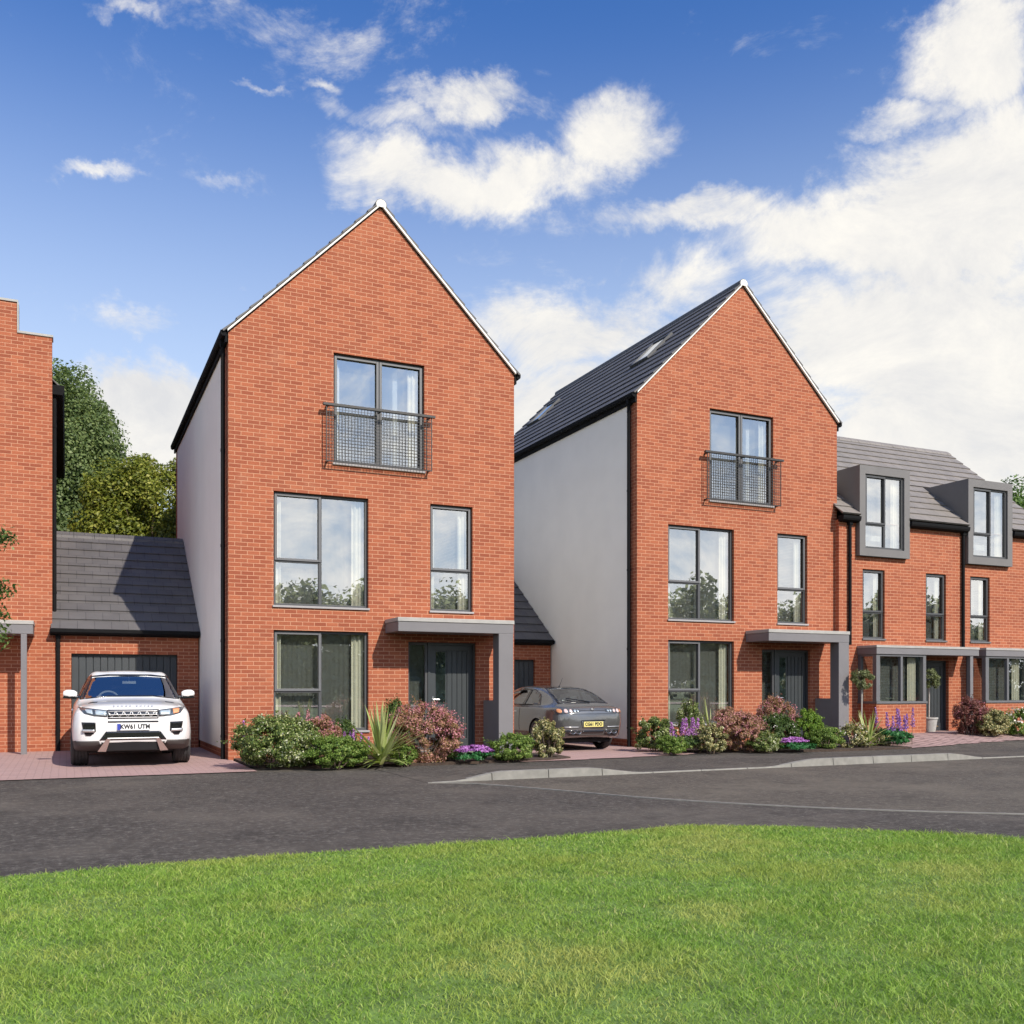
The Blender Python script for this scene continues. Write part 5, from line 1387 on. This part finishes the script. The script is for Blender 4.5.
        # twin exhausts
        ex = sh.patch('exhaust_surround', [(sx * x_, z_) for x_, z_ in [(.30, .435), (.62, .445), (.70, .42), (.68, .375), (.58, .362), (.32, .362)]][::sx], CM['gloss_black'], root, off=.004)
        for xx in (.385, .525):
            t = MB(); c0 = (sh.hit('y', sx * xx, .40)[0] or Vector((0, .02, 0))).y
            t.lathe([(.048, -.04), (.056, -.045), (.060, -.03), (.060, .03)], axis='z', n=20); to = t.build('exhaust_pipe', M['chrome'], ex, smooth=True); to.location = (sx * xx, c0, .40); to.rotation_euler = (R(-90), 0, 0); to.scale = (1.15, .62, 1)
            d = MB(); d.lathe([(0, -.03), (.05, -.03), (.05, -.026), (0, -.026)], axis='z', n=20); do = d.build('pipe_bore', CM['liner'], to)
        sh.patch('bumper_trim', [(sx * x_, z_) for x_, z_ in [(.36, .510), (.70, .515), (.70, .500), (.36, .495)]][::sx], CM['silver'], root, off=.008, th=.012)
        m = MB(); m.lathe([(0, -.10), (.05, -.09), (.07, 0), (.05, .10), (0, .11)], axis='x', n=16); mo = m.build('door_mirror', CM['grey'], root, smooth=True); mo.location = (sx * .98, 2.88, .99)
        for ya in (.90, 3.43): wheel(root, sx * .80, ya, .325, .225, sx, .235, 6, CM['rim'], CM['tyre'])
    P = lambda n, poly, mat, off=.006, th=.012, par=root: sh.patch(n, poly, mat, par, off=off, th=th)
    P('bumper_vent', [(-.28, .432), (.28, .432), (.26, .375), (-.26, .375)], CM['gloss_black'], .004)
    P('diffuser', [(-.62, .352), (.62, .352), (.58, .335), (-.58, .335)], CM['clad'], .004)
    rc = P('plate_recess', [(-.30, .63), (.30, .63), (.27, .485), (-.27, .485)], CM['grey'], .010, .006)
    yp = sh.hit('y', 0, .56)[0].y
    pl = MB(); pl.box(-.245, .245, yp - .028, yp - .012, .505, .612); plate = pl.build('number_plate', CM['plate_y'], root, bevel=.003)
    text(plate, 'plate_lettering', 'CG61 PDO', .092, (0, yp - .0285, .558), (R(90), 0, 0), CM['plate_ink'], .0015, 1.05, .95)
    st_ = MB(); st_.box(-.30, .30, yp - .03, yp - .008, .628, .642); st_.build('plate_lamp_bar', CM['gloss_black'], root, bevel=.004)
    ly = sh.hit('y', 0, .86)[0].y
    bd = MB(); bd.lathe([(0, -.008), (.034, -.006), (.040, 0), (.040, .02)], n=24); bo = bd.build('badge', CM['silver'], root, smooth=True); bo.location = (0, ly - .008, .86); bo.rotation_euler = (R(82), 0, 0); bo.rotation_euler = (R(-98) + math.pi, 0, 0)
    P('boot_seam', [(-.60, .775), (.60, .775), (.60, .769), (-.60, .769)], CM['liner'], .002, .004)
    P('boot_crease', [(-.33, .842), (.33, .842), (.33, .836), (-.33, .836)], CM['liner'], .002, .004)
    wp = MB(); q0 = sh.hit('y', -.02, 1.02)[0]; q1 = sh.hit('y', -.42, 1.06)[0]
    q0 = sh.hit('y', .10, 1.0)[0]; q1 = sh.hit('y', -.38, 1.075)[0]
    wp.tube(q0 + Vector((0, -.02, .015)), q1 + Vector((0, -.015, .015)), .013, .007, 6); wp.tube(q0 + Vector((0, .02, -.01)), q0 + Vector((0, -.03, .015)), .018, n=8); wp.build('rear_wiper', CM['gloss_black'], root)
    an = MB(); rt = sh.hit('z', 0, 1.45)[0]; an.lathe([(0, .02), (.016, .018), (.022, -.01)], c=tuple(rt), n=12); an.tube(rt, rt + Vector((.03, -.10, .19)), .006, .003, 5); an.build('aerial', CM['gloss_black'], root)
    st = MB(); seat(st, -.36, 2.2, .42, .48); seat(st, .36, 2.2, .42, .48)
    st.prism([(1.0, .55), (1.5, .52), (1.42, .98), (1.30, 1.0)], 'x', -.55, .55)
    for x in (-.3, .3): st.box(x - .11, x + .11, 1.28, 1.38, 1.0, 1.13)
    st.build('seat', CM['seat'], root, bevel=.02)
    sw_ = MB(); ctr = Vector((.36, 2.65, .88)); uy = Vector((0, .35, .93)); pts = [ctr + Vector((.18, 0, 0)) * math.cos(2 * math.pi * k / 24) + uy * (.18 * math.sin(2 * math.pi * k / 24)) for k in range(24)]
    for k in range(24): sw_.tube(pts[k], pts[(k + 1) % 24], .016, n=6, caps=False)
    sw_.build('steering_wheel', CM['liner'], root)
    un = MB(); un.box(-.66, .66, .35, 4.0, .17, .24); un.build('underbody', CM['liner'], root)
    wi = shrink(rw, .03); si = shrink(sw, .025)
    sh.cut_holes([lambda c, n: c.y < 1.5 and n.y < -.15 and inside_poly((c.x, c.z), wi), lambda c, n: abs(c.x) > .5 and abs(n.x) > .3 and inside_poly((c.y, c.z), si)])
    sh.finish(root, CM['liner'])
    return root
CP = coupe((9.82, 17.28, .008)); CP.rotation_euler = (0, 0, R(1.0)); CP.scale = (.93, 1, 1)
tag(CP, 'grey hatchback parked nose in, showing its tail between the houses', 'car')

# ------------------------------------------------------------------ render settings
SC.view_settings.view_transform = 'Standard'; SC.view_settings.look = 'None'; SC.view_settings.exposure = 0.34; SC.view_settings.gamma = 1
SC.render.engine = 'CYCLES'
c = SC.cycles; c.use_denoising = True; c.caustics_reflective = False; c.caustics_refractive = False; c.max_bounces = 8; c.transparent_max_bounces = 12; c.use_adaptive_sampling = True; c.adaptive_threshold = .015
